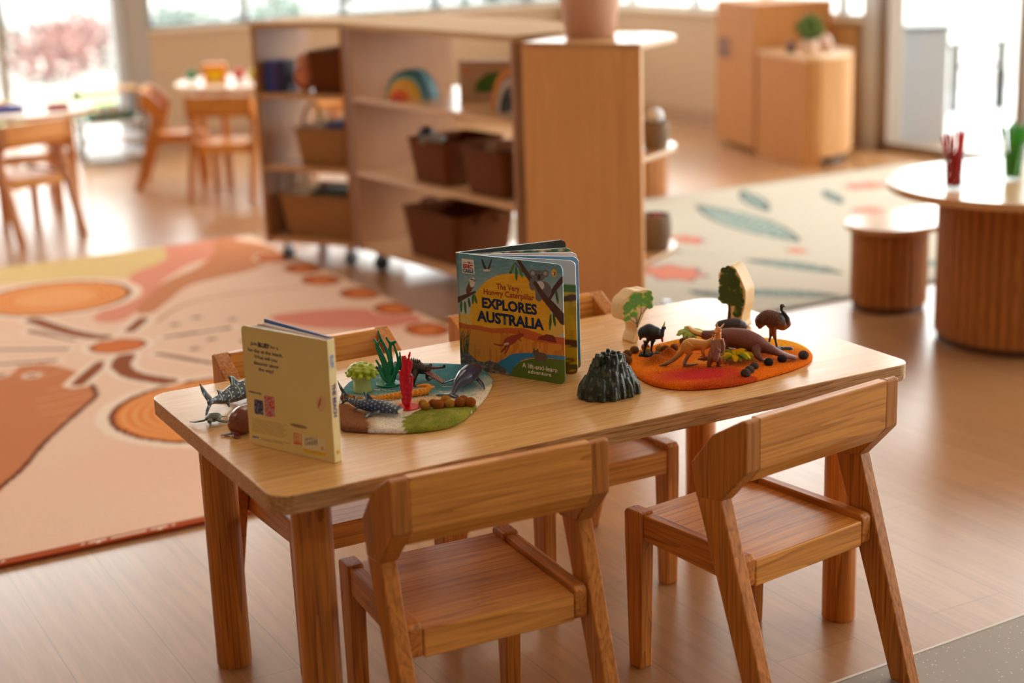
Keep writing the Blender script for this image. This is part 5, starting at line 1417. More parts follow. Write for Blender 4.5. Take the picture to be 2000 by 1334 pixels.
# --- kangaroo on all fours
t = thing('kangaroo_figurine', 'tan kangaroo toy leaning forward with its long tail out to the left', 'toy animal', (0.853, 0.190, MT + 0.0075), SR)
A = A_(900, 905, 4280)
mb = MB()
mb.stube([A(655, 928), A(664, 905), A(720, 885), A(780, 850), A(830, 800), A(862, 765)], [0.0012, 0.0022, 0.0032, 0.0042, 0.0056, 0.0075], 12)
mb.stube([A(850, 775), A(885, 745), A(940, 745), A(1000, 750), A(1045, 735), A(1078, 705), A(1100, 680)], [(0.007, 0.008), (0.0105, 0.011), (0.0105, 0.0105), (0.009, 0.009), (0.0066, 0.007), (0.0042, 0.0045), (0.0036, 0.004)], 14)
mb.stube([A(1095, 685), A(1110, 668), A(1134, 655)], [0.0044, 0.0042, 0.0022], 12)
for d, (f0, f1) in ((-0.007, ((842, 892), (955, 886))), (-0.001, ((848, 916), (975, 922)))):
    mb.stube([A(905, 735, d), A(880, 770, d), A(905, 800, d)], [(0.005, 0.0095), (0.0055, 0.0100), (0.003, 0.006)], 10)
    mb.stube([A(905, 790, d), A(872, 840, d), A(850, 886, d)], [0.0042, 0.0030, 0.0026], 8)
    mb.stube([A(f0[0], f0[1], d), A((f0[0] + f1[0]) / 2, (f0[1] + f1[1]) / 2 + 2, d), A(f1[0], f1[1], d)], [(0.0026, 0.0022), (0.003, 0.002), (0.0018, 0.0014)], 8)
for d, (ex, ey) in ((-0.006, (1005, 860)), (0.002, (990, 835))):
    mb.stube([A(1000, 760, d), A(990, 790, d), A(1002, 825, d), A(ex, ey, d)], [0.0048, 0.0032, 0.0022, 0.0016], 8)
    mb.stube([A(ex, ey, d), A(ex - 14, ey + 8, d)], [0.0016, 0.0008], 6)
mb.stube([A(1075, 690, -0.002), A(1072, 675, -0.003), A(1076, 655, -0.003)], [0.0012, 0.0024, 0.0006], 8)
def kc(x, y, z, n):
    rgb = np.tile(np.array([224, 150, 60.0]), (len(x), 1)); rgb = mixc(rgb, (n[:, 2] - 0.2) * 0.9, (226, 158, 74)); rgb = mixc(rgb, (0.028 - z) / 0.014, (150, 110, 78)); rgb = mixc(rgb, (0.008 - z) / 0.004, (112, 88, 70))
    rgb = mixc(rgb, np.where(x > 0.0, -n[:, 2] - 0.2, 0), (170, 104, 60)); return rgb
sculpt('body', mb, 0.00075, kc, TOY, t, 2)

# --- upright kangaroo with joey
t = thing('kangaroo_figurine', 'upright kangaroo toy with big ears and a joey in its pouch', 'toy animal', (0.886, 0.158, MT + 0.0075), SR)
A = A_(1148, 928, 4290)
mb = MB()
mb.stube([A(1128, 870), A(1130, 835), A(1142, 785), A(1152, 735), A(1160, 700), A(1164, 668)], [(0.0085, 0.009), (0.0115, 0.011), (0.0105, 0.0095), (0.0085, 0.0078), (0.006, 0.006), (0.0045, 0.0048)], 16)
mb.ball(A(1160, 648), (0.0062, 0.006, 0.0056), 14, 10)
mb.stube([A(1155, 650, -0.002), A(1136, 658, -0.006), A(1124, 664, -0.008)], [0.0048, 0.0034, 0.002], 10)
mb.stube([A(1152, 636), A(1152, 612), A(1156, 580)], [(0.0018, 0.0014), (0.0026, 0.0012), (0.0006, 0.0004)], 8)
mb.stube([A(1176, 640), A(1192, 622), A(1208, 600)], [(0.0018, 0.0016), (0.0040, 0.0014), (0.0016, 0.0006)], 10)
for s, pts in ((-1, [(1110, 860), (1095, 890), (1090, 914)]), (1, [(1160, 850), (1165, 885), (1160, 914)])):
    mb.stube([A(pts[0][0], pts[0][1], -0.002), A(*pts[1], -0.004), A(*pts[2], -0.003)], [(0.0065, 0.008), (0.0048, 0.0052), (0.003, 0.003)], 10)
    mb.stube([A(pts[2][0] - 12, 920, -0.001), A(pts[2][0] + 14, 924, -0.006), A(pts[2][0] + 46, 934, -0.012)], [0.003, 0.0028, 0.0016], 8)
mb.stube([A(1122, 720, -0.003), A(1112, 760, -0.006), A(1118, 800, -0.009), A(1120, 812, -0.011)], [0.0042, 0.003, 0.0022, 0.0018], 8)
mb.stube([A(1184, 715, -0.003), A(1200, 760, -0.005), A(1198, 805, -0.008), A(1194, 828, -0.010)], [0.0042, 0.003, 0.0024, 0.0018], 8)
mb.stube([A(1110, 868, 0.006), A(1070, 876, 0.010), A(1012, 876, 0.008)], [0.006, 0.0036, 0.0014], 10)
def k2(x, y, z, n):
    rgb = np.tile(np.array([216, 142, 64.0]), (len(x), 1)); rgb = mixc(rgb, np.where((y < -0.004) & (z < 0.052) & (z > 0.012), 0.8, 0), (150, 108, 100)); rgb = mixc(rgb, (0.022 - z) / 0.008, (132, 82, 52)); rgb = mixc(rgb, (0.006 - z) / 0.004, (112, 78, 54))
    rgb[np.hypot(x + 0.0058, z - 0.0640) < 0.0014] = (30, 20, 18); return rgb
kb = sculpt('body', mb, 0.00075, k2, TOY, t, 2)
for dx in (0.0, 0.0052): MB().ball(A(1153 + dx * 2000, 645, -0.0058), 0.0009, 8, 6).build('eye', plain('eye_black', (14, 12, 12), 0.2), t, smooth=180)
mb = MB(); mb.stube([A(1150, 770, -0.010), A(1148, 810, -0.013), A(1136, 850, -0.014), A(1126, 868, -0.012)], [0.003, 0.0046, 0.0058, 0.0035], 10); mb.ball(A(1160, 790, -0.014), 0.0036, 10, 8)
mb.stube([A(1160, 812, -0.014), A(1162, 840, -0.016)], [0.0016, 0.001], 6)
sculpt('joey', mb, 0.0008, solid((152, 98, 92)), TOY, t, 2)

# --- platypus
t = thing('platypus_figurine', 'large brown platypus toy with an orange bill and flat tail', 'toy animal', (0.970, 0.180, MT + 0.0075), 0)
O = Vector((0.970, 0.180, MT + 0.0075))
W = lambda x, y, z: tuple(Vector((x, y, z)) - O)
mb = MB()
body = [(1.0215, 0.1035, 0.5135), (1.012, 0.117, 0.516), (1.003, 0.128, 0.520), (0.991, 0.147, 0.527), (0.979, 0.164, 0.533), (0.966, 0.183, 0.539), (0.951, 0.203, 0.541), (0.939, 0.221, 0.541), (0.930, 0.236, 0.540), (0.920, 0.248, 0.542)]
rad = [(0.008, 0.002), (0.012, 0.0035), (0.011, 0.0050), (0.012, 0.0095), (0.0185, 0.0170), (0.0205, 0.0195), (0.0190, 0.0180), (0.0140, 0.0135), (0.0115, 0.0105), (0.0085, 0.0070)]
mb.stube(spline([W(*p) for p in body], 4), [tuple(np.array(rad[i // 4]) * (1 - (i % 4) / 4) + np.array(rad[min(i // 4 + 1, 9)]) * ((i % 4) / 4)) for i in range(37)], 20)
def leg(pts, r): mb.stube([W(*p) for p in pts], r, 10)
leg([(0.974, 0.158, 0.530), (0.966, 0.146, 0.520), (0.967, 0.135, 0.512)], [0.0125, 0.0070, 0.0036])
leg([(0.990, 0.172, 0.530), (0.998, 0.176, 0.518), (1.004, 0.172, 0.512)], [0.010, 0.006, 0.0034])
leg([(0.936, 0.206, 0.532), (0.926, 0.200, 0.522), (0.922, 0.192, 0.512)], [0.011, 0.0062, 0.0036])
leg([(0.950, 0.226, 0.530), (0.960, 0.230, 0.518), (0.962, 0.226, 0.512)], [0.010, 0.006, 0.0034])
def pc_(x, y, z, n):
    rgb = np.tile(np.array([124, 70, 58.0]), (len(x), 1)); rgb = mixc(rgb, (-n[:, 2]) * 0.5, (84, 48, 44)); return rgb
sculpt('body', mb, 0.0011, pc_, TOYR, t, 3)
mb = MB(); mb.stube(spline([W(0.924, 0.244, 0.541), W(0.916, 0.255, 0.543), W(0.909, 0.265, 0.548), W(0.904, 0.272, 0.555)], 4), [(0.0075, 0.0060), (0.0085, 0.0052), (0.009, 0.0048), (0.0095, 0.0045), (0.010, 0.0042), (0.0105, 0.004), (0.0105, 0.0038), (0.010, 0.0034), (0.009, 0.003), (0.0075, 0.0026), (0.006, 0.002), (0.004, 0.0016), (0.002, 0.001)], 14)
def bc(x, y, z, n):
    rgb = np.tile(np.array([212, 146, 52.0]), (len(x), 1)); rgb[n[:, 2] < -0.15] = (60, 36, 30); return rgb
sculpt('bill', mb, 0.0009, bc, TOY, t, 2)
for fx, fy, a in ((0.967, 0.135, -0.6), (1.004, 0.172, -0.4), (0.922, 0.192, 2.6), (0.962, 0.226, 0.6)):
    mb = MB()
    for q in (-0.5, -0.17, 0.17, 0.5):
        d = Vector((math.cos(a + q), math.sin(a + q), 0)); p = Vector(W(fx, fy, 0.5125))
        mb.stube([p, p + d * 0.010 - Vector((0, 0, 0.001)), p + d * 0.017 - Vector((0, 0, 0.0030))], [(0.0026, 0.0020), (0.0020, 0.0013), (0.0008, 0.0006)], 6)
    mb.build('webbed_foot', plain('foot_grey', (84, 84, 88), 0.35), t, smooth=180)

# --- wombat
t = thing('wombat_figurine', 'dark grey wombat toy in front of the tall wooden tree', 'toy animal', (1.035, 0.318, MT + 0.007), SR)
mb = MB(); mb.stube([(-0.026, 0, 0.013), (-0.018, 0, 0.0165), (0, 0, 0.018), (0.014, 0, 0.0185), (0.022, 0, 0.016), (0.030, -0.001, 0.012)], [(0.006, 0.007), (0.0115, 0.012), (0.013, 0.0135), (0.0125, 0.013), (0.0095, 0.010), (0.0055, 0.006)], 16)
for x, y in ((-0.016, -0.007), (-0.016, 0.007), (0.013, -0.007), (0.013, 0.007)): mb.stube([(x, y, 0.013), (x + 0.001, y, 0.0)], [0.0052, 0.0040], 8)
mb.ball((0.017, -0.007, 0.0265), (0.0025, 0.0018, 0.0030), 8, 6); mb.ball((0.017, 0.007, 0.0265), (0.0025, 0.0018, 0.0030), 8, 6)
sculpt('body', mb, 0.001, solid((54, 46, 48)), TOYR, t, 3)

# --- wooden trees
PINE = wood('pale_pine', (238, 204, 150), (222, 180, 120), 'z', rough=0.5, scale=3, figure=0.4, pores=0.15, vary=0.03)
def toy_tree(label, loc, rz, outline, depth, prints, trunk, seed, leafcols):
    t = thing('wooden_tree', label, 'wooden toy tree', loc, rz)
    MB().prism(spline(outline, 8, True), 0, depth, 'y').build('wood_block', PINE, t, bevel=0.0025, segs=3, smooth=50)
    mb = MB()
    for pts, w0, w1 in trunk:
        s = spline(pts, 6); L = len(s); left = []; right = []
        for i, p in enumerate(s):
            q = s[min(i + 1, L - 1)]; o = s[max(i - 1, 0)]; dx, dz = q[0] - o[0], q[1] - o[1]; m = math.hypot(dx, dz) + 1e-9; w = w0 + (w1 - w0) * i / (L - 1)
            left.append((p[0] - dz / m * w, p[1] + dx / m * w)); right.append((p[0] + dz / m * w, p[1] - dx / m * w))
        mb.prism(left + right[::-1], -0.0004, 0.0001, 'y')
    mb.build('printed_trunk', plain('print_brown', (74, 48, 34), 0.6) if leafcols[0][0] < 100 else plain('print_twig', (96, 96, 60), 0.6), t, smooth=0)
    rr = random.Random(seed)
    for ci, c in enumerate(leafcols):
        mb = MB()
        for (cx, cz, rx, rz_, n) in prints:
            for _ in range(n):
                a = rr.uniform(0, 2 * PI); q = math.sqrt(rr.random()); x = cx + rx * q * math.cos(a); z = cz + rz_ * q * math.sin(a); s = rr.uniform(0.0022, 0.0042)
                k = 9; ph = rr.uniform(0, 6)
                mb.prism([(x + s * (1 + 0.35 * (i % 2)) * math.cos(2 * PI * i / k + ph), z + s * 0.8 * (1 + 0.35 * (i % 2)) * math.sin(2 * PI * i / k + ph)) for i in range(k)], -0.0005 - 0.00025 * ci - rr.uniform(0, 0.0002), 0.0001, 'y')
        mb.build('printed_leaves', plain('print_leaf_%d_%d' % (c[0], c[1]), c, 0.6), t, smooth=0)
    return t
S_ = 3.846 * 1055
# small tree (outline in local x,z; face towards -y)
def TO(pts, x0, y0, S): return [((p[0] - x0) / S, (y0 - p[1]) / S) for p in pts]
out1 = TO([(520, 742), (560, 744), (575, 720), (570, 650), (600, 590), (640, 520), (690, 490), (712, 450), (705, 380), (660, 352), (600, 350), (540, 345), (490, 375), (450, 400), (430, 440), (425, 500), (440, 550), (500, 580), (545, 610), (550, 660), (530, 700)], 545, 744, 4000)
out1 = [(x * 1.05, z) for x, z in out1]
toy_tree('smaller wooden tree block with bright green printed leaves behind the cassowary', (0.874, 0.398, MT), math.radians(5), out1, 0.034,
    [((x - 545) / 4000, (744 - y) / 4000, rx, rz_, n) for x, y, rx, rz_, n in [(555, 400, 0.014, 0.008, 36), (500, 455, 0.014, 0.008, 30), (600, 440, 0.014, 0.008, 30), (670, 420, 0.009, 0.012, 26), (470, 490, 0.006, 0.005, 8), (465, 540, 0.004, 0.004, 5), (535, 520, 0.007, 0.004, 7), (680, 480, 0.005, 0.004, 8)]],
    [([(p[0] * 1.0, p[1]) for p in TO(pp, 545, 744, 4000)], 0.0009, 0.0004) for pp in ([(560, 630), (550, 560), (490, 500), (470, 440)], [(565, 630), (580, 560), (640, 500), (670, 440)], [(560, 620), (560, 540), (545, 440)], [(556, 600), (500, 560), (465, 540)], [(570, 600), (600, 520), (600, 440)])], 11, [(134, 172, 36), (176, 206, 44), (92, 146, 46)])
out2 = TO([(1150, 636), (1170, 560), (1180, 470), (1130, 430), (1108, 380), (1104, 300), (1102, 220), (1130, 180), (1180, 148), (1220, 150), (1255, 190), (1290, 260), (1318, 330), (1318, 420), (1310, 470), (1296, 520), (1290, 580), (1290, 636)], 1215, 640, 4000)
toy_tree('taller wooden tree block with dark green printed leaves at the far end of the table', (1.079, 0.372, MT), math.radians(-62), [(x * 1.05, z) for x, z in out2], 0.042,
    [((x - 1215) / 4000, (640 - y) / 4000, rx, rz_, n) for x, y, rx, rz_, n in [(1185, 190, 0.013, 0.008, 30), (1165, 260, 0.013, 0.012, 44), (1215, 270, 0.014, 0.016, 56), (1150, 350, 0.010, 0.012, 40), (1240, 350, 0.014, 0.014, 56), (1150, 410, 0.010, 0.007, 24), (1265, 420, 0.011, 0.010, 34), (1210, 400, 0.010, 0.012, 40), (1270, 480, 0.006, 0.008, 12), (1255, 520, 0.006, 0.004, 8)]],
    [(TO([(1190, 580), (1192, 500), (1192, 430), (1200, 330), (1200, 220)], 1215, 640, 4000), 0.0036, 0.0012), (TO([(1194, 460), (1230, 400), (1260, 350)], 1215, 640, 4000), 0.0022, 0.001), (TO([(1192, 450), (1160, 380), (1140, 330)], 1215, 640, 4000), 0.0022, 0.001)], 12, [(78, 104, 30), (112, 136, 38), (58, 80, 28)])

# --- mountain rock
t = thing('toy_rock', 'dark green-grey rocky mountain toy at the front edge of the table', 'toy rock', (0.660, 0.150, MT))
mb = MB(); rr = random.Random(14)
def dome(x, y):
    q = math.hypot((x + 0.002) / 0.060, y / 0.042)
    return max(0.0, 1 - q ** 2.9) ** 0.75
pts = []
for k in range(420):
    a = rr.uniform(0, 2 * PI); q = math.sqrt(rr.random()) * 0.96; x = 0.054 * q * math.cos(a) - 0.002; y = 0.038 * q * math.sin(a)
    if any((x - p[0]) ** 2 + (y - p[1]) ** 2 < 0.0064 ** 2 for p in pts): continue
    pts.append((x, y)); h = 0.078 * dome(x, y) * rr.uniform(0.84, 1.04) * (0.97 if x > 0.01 else 1.0)
    if h < 0.008: h = 0.008
    r = rr.uniform(0.0052, 0.0078); lx = x * 0.78; ly = y * 0.78
    mb.stube([(x * 0.98, y * 0.98, 0), (x * 0.95, y * 0.95, h * 0.45), (lx * 1.04, ly * 1.04, h * 0.8), (lx, ly, h)], [r * 1.15, r, r * 0.85, r * 0.55], 7)
mb.ball((0, 0, 0.010), (0.048, 0.032, 0.046), 24, 14)
mb.v = [(p[0], p[1], max(p[2], 0.0)) for p in mb.v]
def rkc(x, y, z, n):
    ang = np.arctan2(y, x); k = vnoise(ang * 3 + 20, z * 60 + 5, 1.0, 81); k2 = vnoise(ang * 9 + 40, z * 140 + 5, 1.0, 82)
    rgb = np.array([40, 40, 46.0])[None] * (1 - k[:, None]) + np.array([20, 46, 24.0])[None] * k[:, None]
    rgb = np.where((k2 > 0.7)[:, None], np.array([74, 84, 60.0])[None], rgb); return np.where((k2 < 0.2)[:, None], np.array([22, 22, 25.0])[None], rgb)
sculpt('rock_body', mb, 0.0011, rkc, art('rock_gloss', 0.25, bump=0.8, bscale=330, bdist=0.0016, spec=0.5, vary=0.15), t, 0)

# ---------------------------------------------------------------- sea toys
TZ = MT + 0.0078
# lime anemone
t = thing('toy_anemone', 'translucent lime sea anemone toy with a frilly head', 'toy coral', (0.309, 0.386, TZ))
LIME = plain('lime_translucent', (176, 196, 40), 0.25, sss=0.6, spec=0.5, bump=0.25, bscale=180)
LIMEB = plain('pale_lime_translucent', (184, 208, 130), 0.25, sss=0.6, spec=0.5, bump=0.3, bscale=180)
mb = MB(); prof = []
for i in range(14): prof.append((0.0165 - 0.0012 * math.sin(PI * i / 13), 0.030 * i / 13))
mb.lathe(prof, 28); mb.build('stalk', LIMEB, t, smooth=180)
mb = MB(); rr = random.Random(8); mb.ball((0, 0, 0.036), (0.021, 0.021, 0.012), 20, 12)
for k in range(70):
    a = rr.uniform(0, 2 * PI); u = rr.uniform(-0.3, 1); s_ = math.sqrt(max(0, 1 - u * u)); p = Vector((0.022 * s_ * math.cos(a), 0.022 * s_ * math.sin(a), 0.036 + 0.013 * u))
    mb.ball(tuple(p), (0.0042, 0.0042, 0.0032), 8, 6)
for k in range(12):
    a = 2 * PI * k / 12; mb.ball((0.0245 * math.cos(a), 0.0245 * math.sin(a), 0.031 + rr.uniform(-0.003, 0.003)), (0.005, 0.005, 0.004), 8, 6)
o = sculpt('frilly_head', mb, 0.0013, solid((184, 200, 40)), LIME, t, 1)

def branch(mb, A, pts, r0, r1, bump=0.0, rng=None, n=7):
    s = spline([A(*p) for p in pts], n); L = len(s)
    mb.stube(s, [(r0 + (r1 - r0) * i / (L - 1)) * (1 + (rng.uniform(-bump, bump) if rng else 0)) for i in range(L)], 9)
# green branching coral
t = thing('toy_coral', 'dark green branching coral toy on a round base', 'toy coral', (0.362, 0.396, TZ), SR)
A = A_(700, 690, 6560); GRN = art('green_toy', 0.3, spec=0.5, bump=0.1, bscale=400)
mb = MB(); gc = solid((8, 128, 88))
mb.lathe([(0.0215, 0), (0.022, 0.0015), (0.021, 0.003)], 32)
for pts, r0, r1 in [([(715, 700, 0), (716, 640, 0), (712, 590, 0)], 0.0085, 0.006),
    ([(690, 640, 0), (650, 560, 0.002), (605, 470, 0.002), (568, 402, 0.002)], 0.0040, 0.0018), ([(700, 620, 0), (655, 460, 0), (620, 360, 0), (590, 265, 0), (584, 205, 0), (556, 158, 0)], 0.0036, 0.0018),
    ([(705, 600, 0), (690, 480, 0.002), (640, 330, 0.002), (600, 240, 0.002)], 0.0034, 0.0022), ([(715, 600, -0.002), (735, 460, -0.002), (715, 350, -0.002), (680, 250, 0), (645, 175, 0), (622, 110, 0), (612, 68, 0)], 0.0038, 0.0018),
    ([(590, 245, 0), (625, 190, 0), (650, 160, 0)], 0.002, 0.002), ([(722, 620, 0), (742, 450, 0), (738, 300, 0), (742, 225, 0), (716, 180, 0), (700, 145, 0)], 0.004, 0.0018),
    ([(742, 230, 0), (770, 212, 0), (815, 200, 0)], 0.0034, 0.0022), ([(735, 640, 0.002), (790, 500, 0.002), (822, 420, 0.002), (800, 300, 0), (778, 225, 0)], 0.0038, 0.0016), ([(740, 630, -0.003), (800, 540, -0.003), (846, 430, -0.002), (846, 312, -0.002)], 0.0034, 0.0014),
    ([(700, 660, -0.004), (640, 600, -0.005), (600, 500, -0.005)], 0.003, 0.0014), ([(730, 660, -0.004), (770, 560, -0.006), (790, 470, -0.006)], 0.003, 0.0014), ([(720, 650, 0.005), (700, 520, 0.006), (710, 430, 0.006)], 0.003, 0.0014)]:
    branch(mb, A, pts, r0, r1)
sculpt('branches', mb, 0.0009, gc, GRN, t, 1)
# red coral
t = thing('toy_coral', 'bright red knobbly coral toy on a flat red disc', 'toy coral', (0.333, 0.257, TZ), SR)
A = A_(880, 910, 6700); rr = random.Random(9); mb = MB()
mb.lathe([(0.0205, 0), (0.021, 0.0012), (0.020, 0.0022)], 32)
RD_ = art('red_toy_plastic', 0.28, spec=0.5, bump=0.5, bscale=700, bdist=0.0006)
for pts, r0, r1 in [([(870, 895, 0), (856, 740, 0), (850, 600, 0), (852, 450, 0), (850, 330, 0)], 0.0042, 0.0021), ([(880, 890, 0), (892, 700, 0), (900, 520, 0), (908, 400, 0), (935, 290, 0)], 0.0042, 0.0016), ([(876, 885, 0.002), (876, 650, 0.003), (882, 450, 0.002), (874, 332, 0.002)], 0.0038, 0.0019),
    ([(866, 860, -0.002), (828, 700, -0.002), (818, 600, -0.002), (808, 488, -0.002)], 0.0036, 0.0018), ([(886, 850, -0.002), (925, 700, -0.002), (945, 545, -0.002)], 0.0036, 0.0018), ([(900, 560, 0), (935, 460, 0), (942, 385, 0)], 0.003, 0.0018), ([(884, 870, -0.004), (912, 800, -0.004), (928, 730, -0.004)], 0.0032, 0.0018), ([(866, 880, -0.003), (834, 840, -0.004), (824, 790, -0.004)], 0.003, 0.0018), ([(845, 600, 0), (830, 540, 0.002), (836, 470, 0.002)], 0.0028, 0.0016)]:
    branch(mb, A, pts, r0, r1, 0.22, rr, 9)
sculpt('branches', mb, 0.0008, solid((222, 22, 44)), RD_, t, 0)
# seahorse
t = thing('seahorse_figurine', 'orange-yellow seahorse toy lying on its side behind the red coral', 'toy animal', (0.345, 0.31, TZ))
O = Vector((0.345, 0.31, TZ)); W = lambda x, y, z=0.515: tuple(Vector((x, y, z)) - O)
mb = MB(); pth = [(0.305, 0.328), (0.298, 0.326), (0.297, 0.319), (0.304, 0.315), (0.314, 0.314), (0.332, 0.312), (0.354, 0.3085), (0.377, 0.3055), (0.393, 0.303)]
rd = [0.0016, 0.0022, 0.0028, 0.0034, 0.0042, 0.0050, 0.0062, 0.0068, 0.0056]
sp_ = spline([W(*p) for p in pth], 8); L = len(sp_); rads = []
for i in range(L):
    q = i / (L - 1) * 8; a = int(min(q, 7)); f = q - a; rads.append((rd[a] * (1 - f) + rd[a + 1] * f) * (1.10 if (i % 3 == 0) else 0.92))
mb.stube(sp_, rads, 14)
for i in range(8, L, 3):
    p = Vector(sp_[i]); d = (Vector(sp_[min(i + 1, L - 1)]) - Vector(sp_[i - 1])).normalized(); s = d.cross(Vector((0, 0, 1))).normalized(); r = rads[i]
    for ang in (0, PI * 0.33, PI * 0.66, PI, -PI * 0.33, -PI * 0.66):
        dv = s * math.cos(ang) + Vector((0, 0, 1)) * math.sin(ang)
        if (p + dv * (r + 0.002)).z < 0.0004: continue
        mb.stube([p + dv * r * 0.7, p + dv * (r + 0.0022)], [0.0013, 0.0005], 6)
mb.stube([W(0.392, 0.304, 0.516), W(0.396, 0.306, 0.521), W(0.389, 0.312, 0.523), W(0.378, 0.317, 0.522)], [0.005, 0.0048, 0.003, 0.0016], 10)
for q in range(6):
    a = -1.2 + q * 0.45; mb.stube([W(0.397, 0.303, 0.518), W(0.397 + 0.009 * math.cos(a), 0.303 + 0.009 * math.sin(a), 0.518 + 0.004)], [0.002, 0.0006], 6)
sculpt('body', mb, 0.0007, solid((236, 158, 16)), art('orange_toy', 0.3, spec=0.5), t, 0)
# crocodile
t = thing('crocodile_figurine', 'black-brown crocodile toy with an open pink mouth behind the corals', 'toy animal', (0.405, 0.385, TZ), math.radians(-60))
mb = MB(); Ax = [(-0.105, 0.0, 0.010), (-0.08, 0.006, 0.012), (-0.055, 0.003, 0.016), (-0.035, 0, 0.022), (-0.015, 0, 0.027), (0.005, 0, 0.028), (0.020, 0, 0.026), (0.032, 0, 0.026)]
rA = [(0.0015, 0.002), (0.0035, 0.005), (0.006, 0.0075), (0.010, 0.010), (0.014, 0.013), (0.0135, 0.012), (0.010, 0.009), (0.0095, 0.0075)]
s = spline(Ax, 4); mb.stube(s, [tuple(np.array(rA[min(i // 4, 7)]) * (1 - (i % 4) / 4) + np.array(rA[min(i // 4 + 1, 7)]) * ((i % 4) / 4)) for i in range(len(s))], 16)
mb.stube([(0.030, 0, 0.030), (0.042, 0, 0.031), (0.055, 0, 0.033), (0.066, 0, 0.035)], [(0.008, 0.0042), (0.0065, 0.003), (0.0052, 0.0024), (0.004, 0.002)], 12)
mb.stube([(0.030, 0, 0.021), (0.042, 0, 0.016), (0.054, 0, 0.010), (0.062, 0, 0.006)], [(0.008, 0.0038), (0.0065, 0.003), (0.0055, 0.0024), (0.004, 0.002)], 12)
for i in range(2, len(s) - 6):
    p = s[i]; rz_ = rA[min(i // 4, 7)][1]
    for y in (-0.0035, 0.0035): mb.stube([(p[0], p[1] + y, p[2] + rz_ * 0.8), (p[0] - 0.001, p[1] + y, p[2] + rz_ + 0.003)], [0.0016, 0.0005], 6)
mb.ball((0.034, -0.0045, 0.034), 0.0028, 8, 6); mb.ball((0.034, 0.0045, 0.034), 0.0028, 8, 6); mb.ball((0.065, 0, 0.0375), (0.003, 0.003, 0.0018), 8, 6)
for x, y in ((0.012, -1), (0.012, 1), (-0.030, -1), (-0.030, 1)):
    mb.stube([(x, y * 0.009, 0.022), (x + 0.003, y * 0.020, 0.013), (x + 0.001, y * 0.021, 0.002)], [0.0062, 0.0044, 0.0026], 8)
    for q in (-0.5, 0, 0.5): mb.stube([(x + 0.001, y * 0.021, 0.002), (x + 0.011, y * 0.022 + q * 0.010, 0.0012)], [0.0022, 0.0008], 6)
def crc(x, y, z, n):
    k = vnoise(x * 700 + 90, y * 700 + 90, 0.6, 91); rgb = np.array([34, 30, 26.0])[None] * (1 - k[:, None]) + np.array([70, 56, 40.0])[None] * k[:, None]
    mouth = (x > 0.030) & (z > 0.006) & (z < 0.0325) & (((n[:, 2] < -0.2) & (z > 0.022)) | ((n[:, 2] > 0.25) & (z < 0.024))); rgb[mouth] = (196, 128, 126)
    rgb = mixc(rgb, np.where(~mouth, (0.008 - z) / 0.006, 0) * 0.6, (96, 78, 56)); return rgb
sculpt('body', mb, 0.0008, crc, TOYR, t, 1)
mb = MB()
for i in range(9):
    x = 0.038 + i * 0.003
    for y in (-1, 1):
        w = 0.0062 - i * 0.0003
        mb.stube([(x, y * w * 0.75, 0.0295 + i * 0.0004), (x, y * w * 0.75, 0.0268 + i * 0.0004)], [0.0007, 0.0002], 5)
        mb.stube([(x, y * w * 0.75, 0.0185 - (x - 0.038) * 0.42), (x, y * w * 0.75, 0.0225 - (x - 0.038) * 0.42)], [0.0007, 0.0002], 5)
mb.build('teeth', plain('tooth_ivory', (232, 222, 196), 0.4), t)
for y in (-1, 1): MB().ball((0.0352, y * 0.0066, 0.0345), 0.0011, 8, 6).build('eye', plain('eye_yellow', (220, 180, 20), 0.3), t, smooth=180)
# whale
t = thing('whale_figurine', 'glossy dark blue humpback whale toy resting at the right of the teal mat', 'toy animal', (0.458, 0.298, TZ))
O = Vector((0.458, 0.298, TZ)); W = lambda x, y, z: tuple(Vector((x, y, z)) - O)
mb = MB(); pth = [(0.418, 0.272, 0.5105), (0.427, 0.2775, 0.5125), (0.436, 0.283, 0.519), (0.447, 0.290, 0.5245), (0.462, 0.300, 0.528), (0.478, 0.311, 0.530), (0.492, 0.320, 0.531), (0.503, 0.327, 0.530)]
rA = [(0.004, 0.002), (0.0042, 0.0038), (0.006, 0.0062), (0.0105, 0.0105), (0.0155, 0.0145), (0.0165, 0.0155), (0.0135, 0.012), (0.006, 0.005)]
s = spline([W(*p) for p in pth], 5); mb.stube(s, [tuple(np.array(rA[min(i // 5, 7)]) * (1 - (i % 5) / 5) + np.array(rA[min(i // 5 + 1, 7)]) * ((i % 5) / 5)) for i in range(len(s))], 20)
dirv = Vector((0.85, 0.53, 0)); sd = Vector((0.53, -0.85, 0)); p0 = Vector(W(0.420, 0.2735, 0.511))
for q in (-1, 1): mb.stube([p0, p0 + sd * q * 0.011 - dirv * 0.004, p0 + sd * q * 0.024 - dirv * 0.010 - Vector((0, 0, 0.001))], [(0.0055, 0.0016), (0.0062, 0.0014), (0.0012, 0.0006)], 10, up=(0, 0, 1))
for q, b in ((-1, 0.474), (1, 0.474)):
    p = Vector(W(0.478, 0.311, 0.522)) + sd * q * 0.012
    mb.stube([p, p + sd * q * 0.016 - dirv * 0.010 - Vector((0, 0, 0.005)), p + sd * q * 0.030 - dirv * 0.024 - Vector((0, 0, 0.010))], [(0.0050, 0.0022), (0.0042, 0.0016), (0.0014, 0.0007)], 10)
p = Vector(W(0.441, 0.286, 0.5285)); mb.stube([p, p + Vector((-0.003, -0.002, 0.004))], [(0.0008, 0.004), (0.0004, 0.0012)], 8)
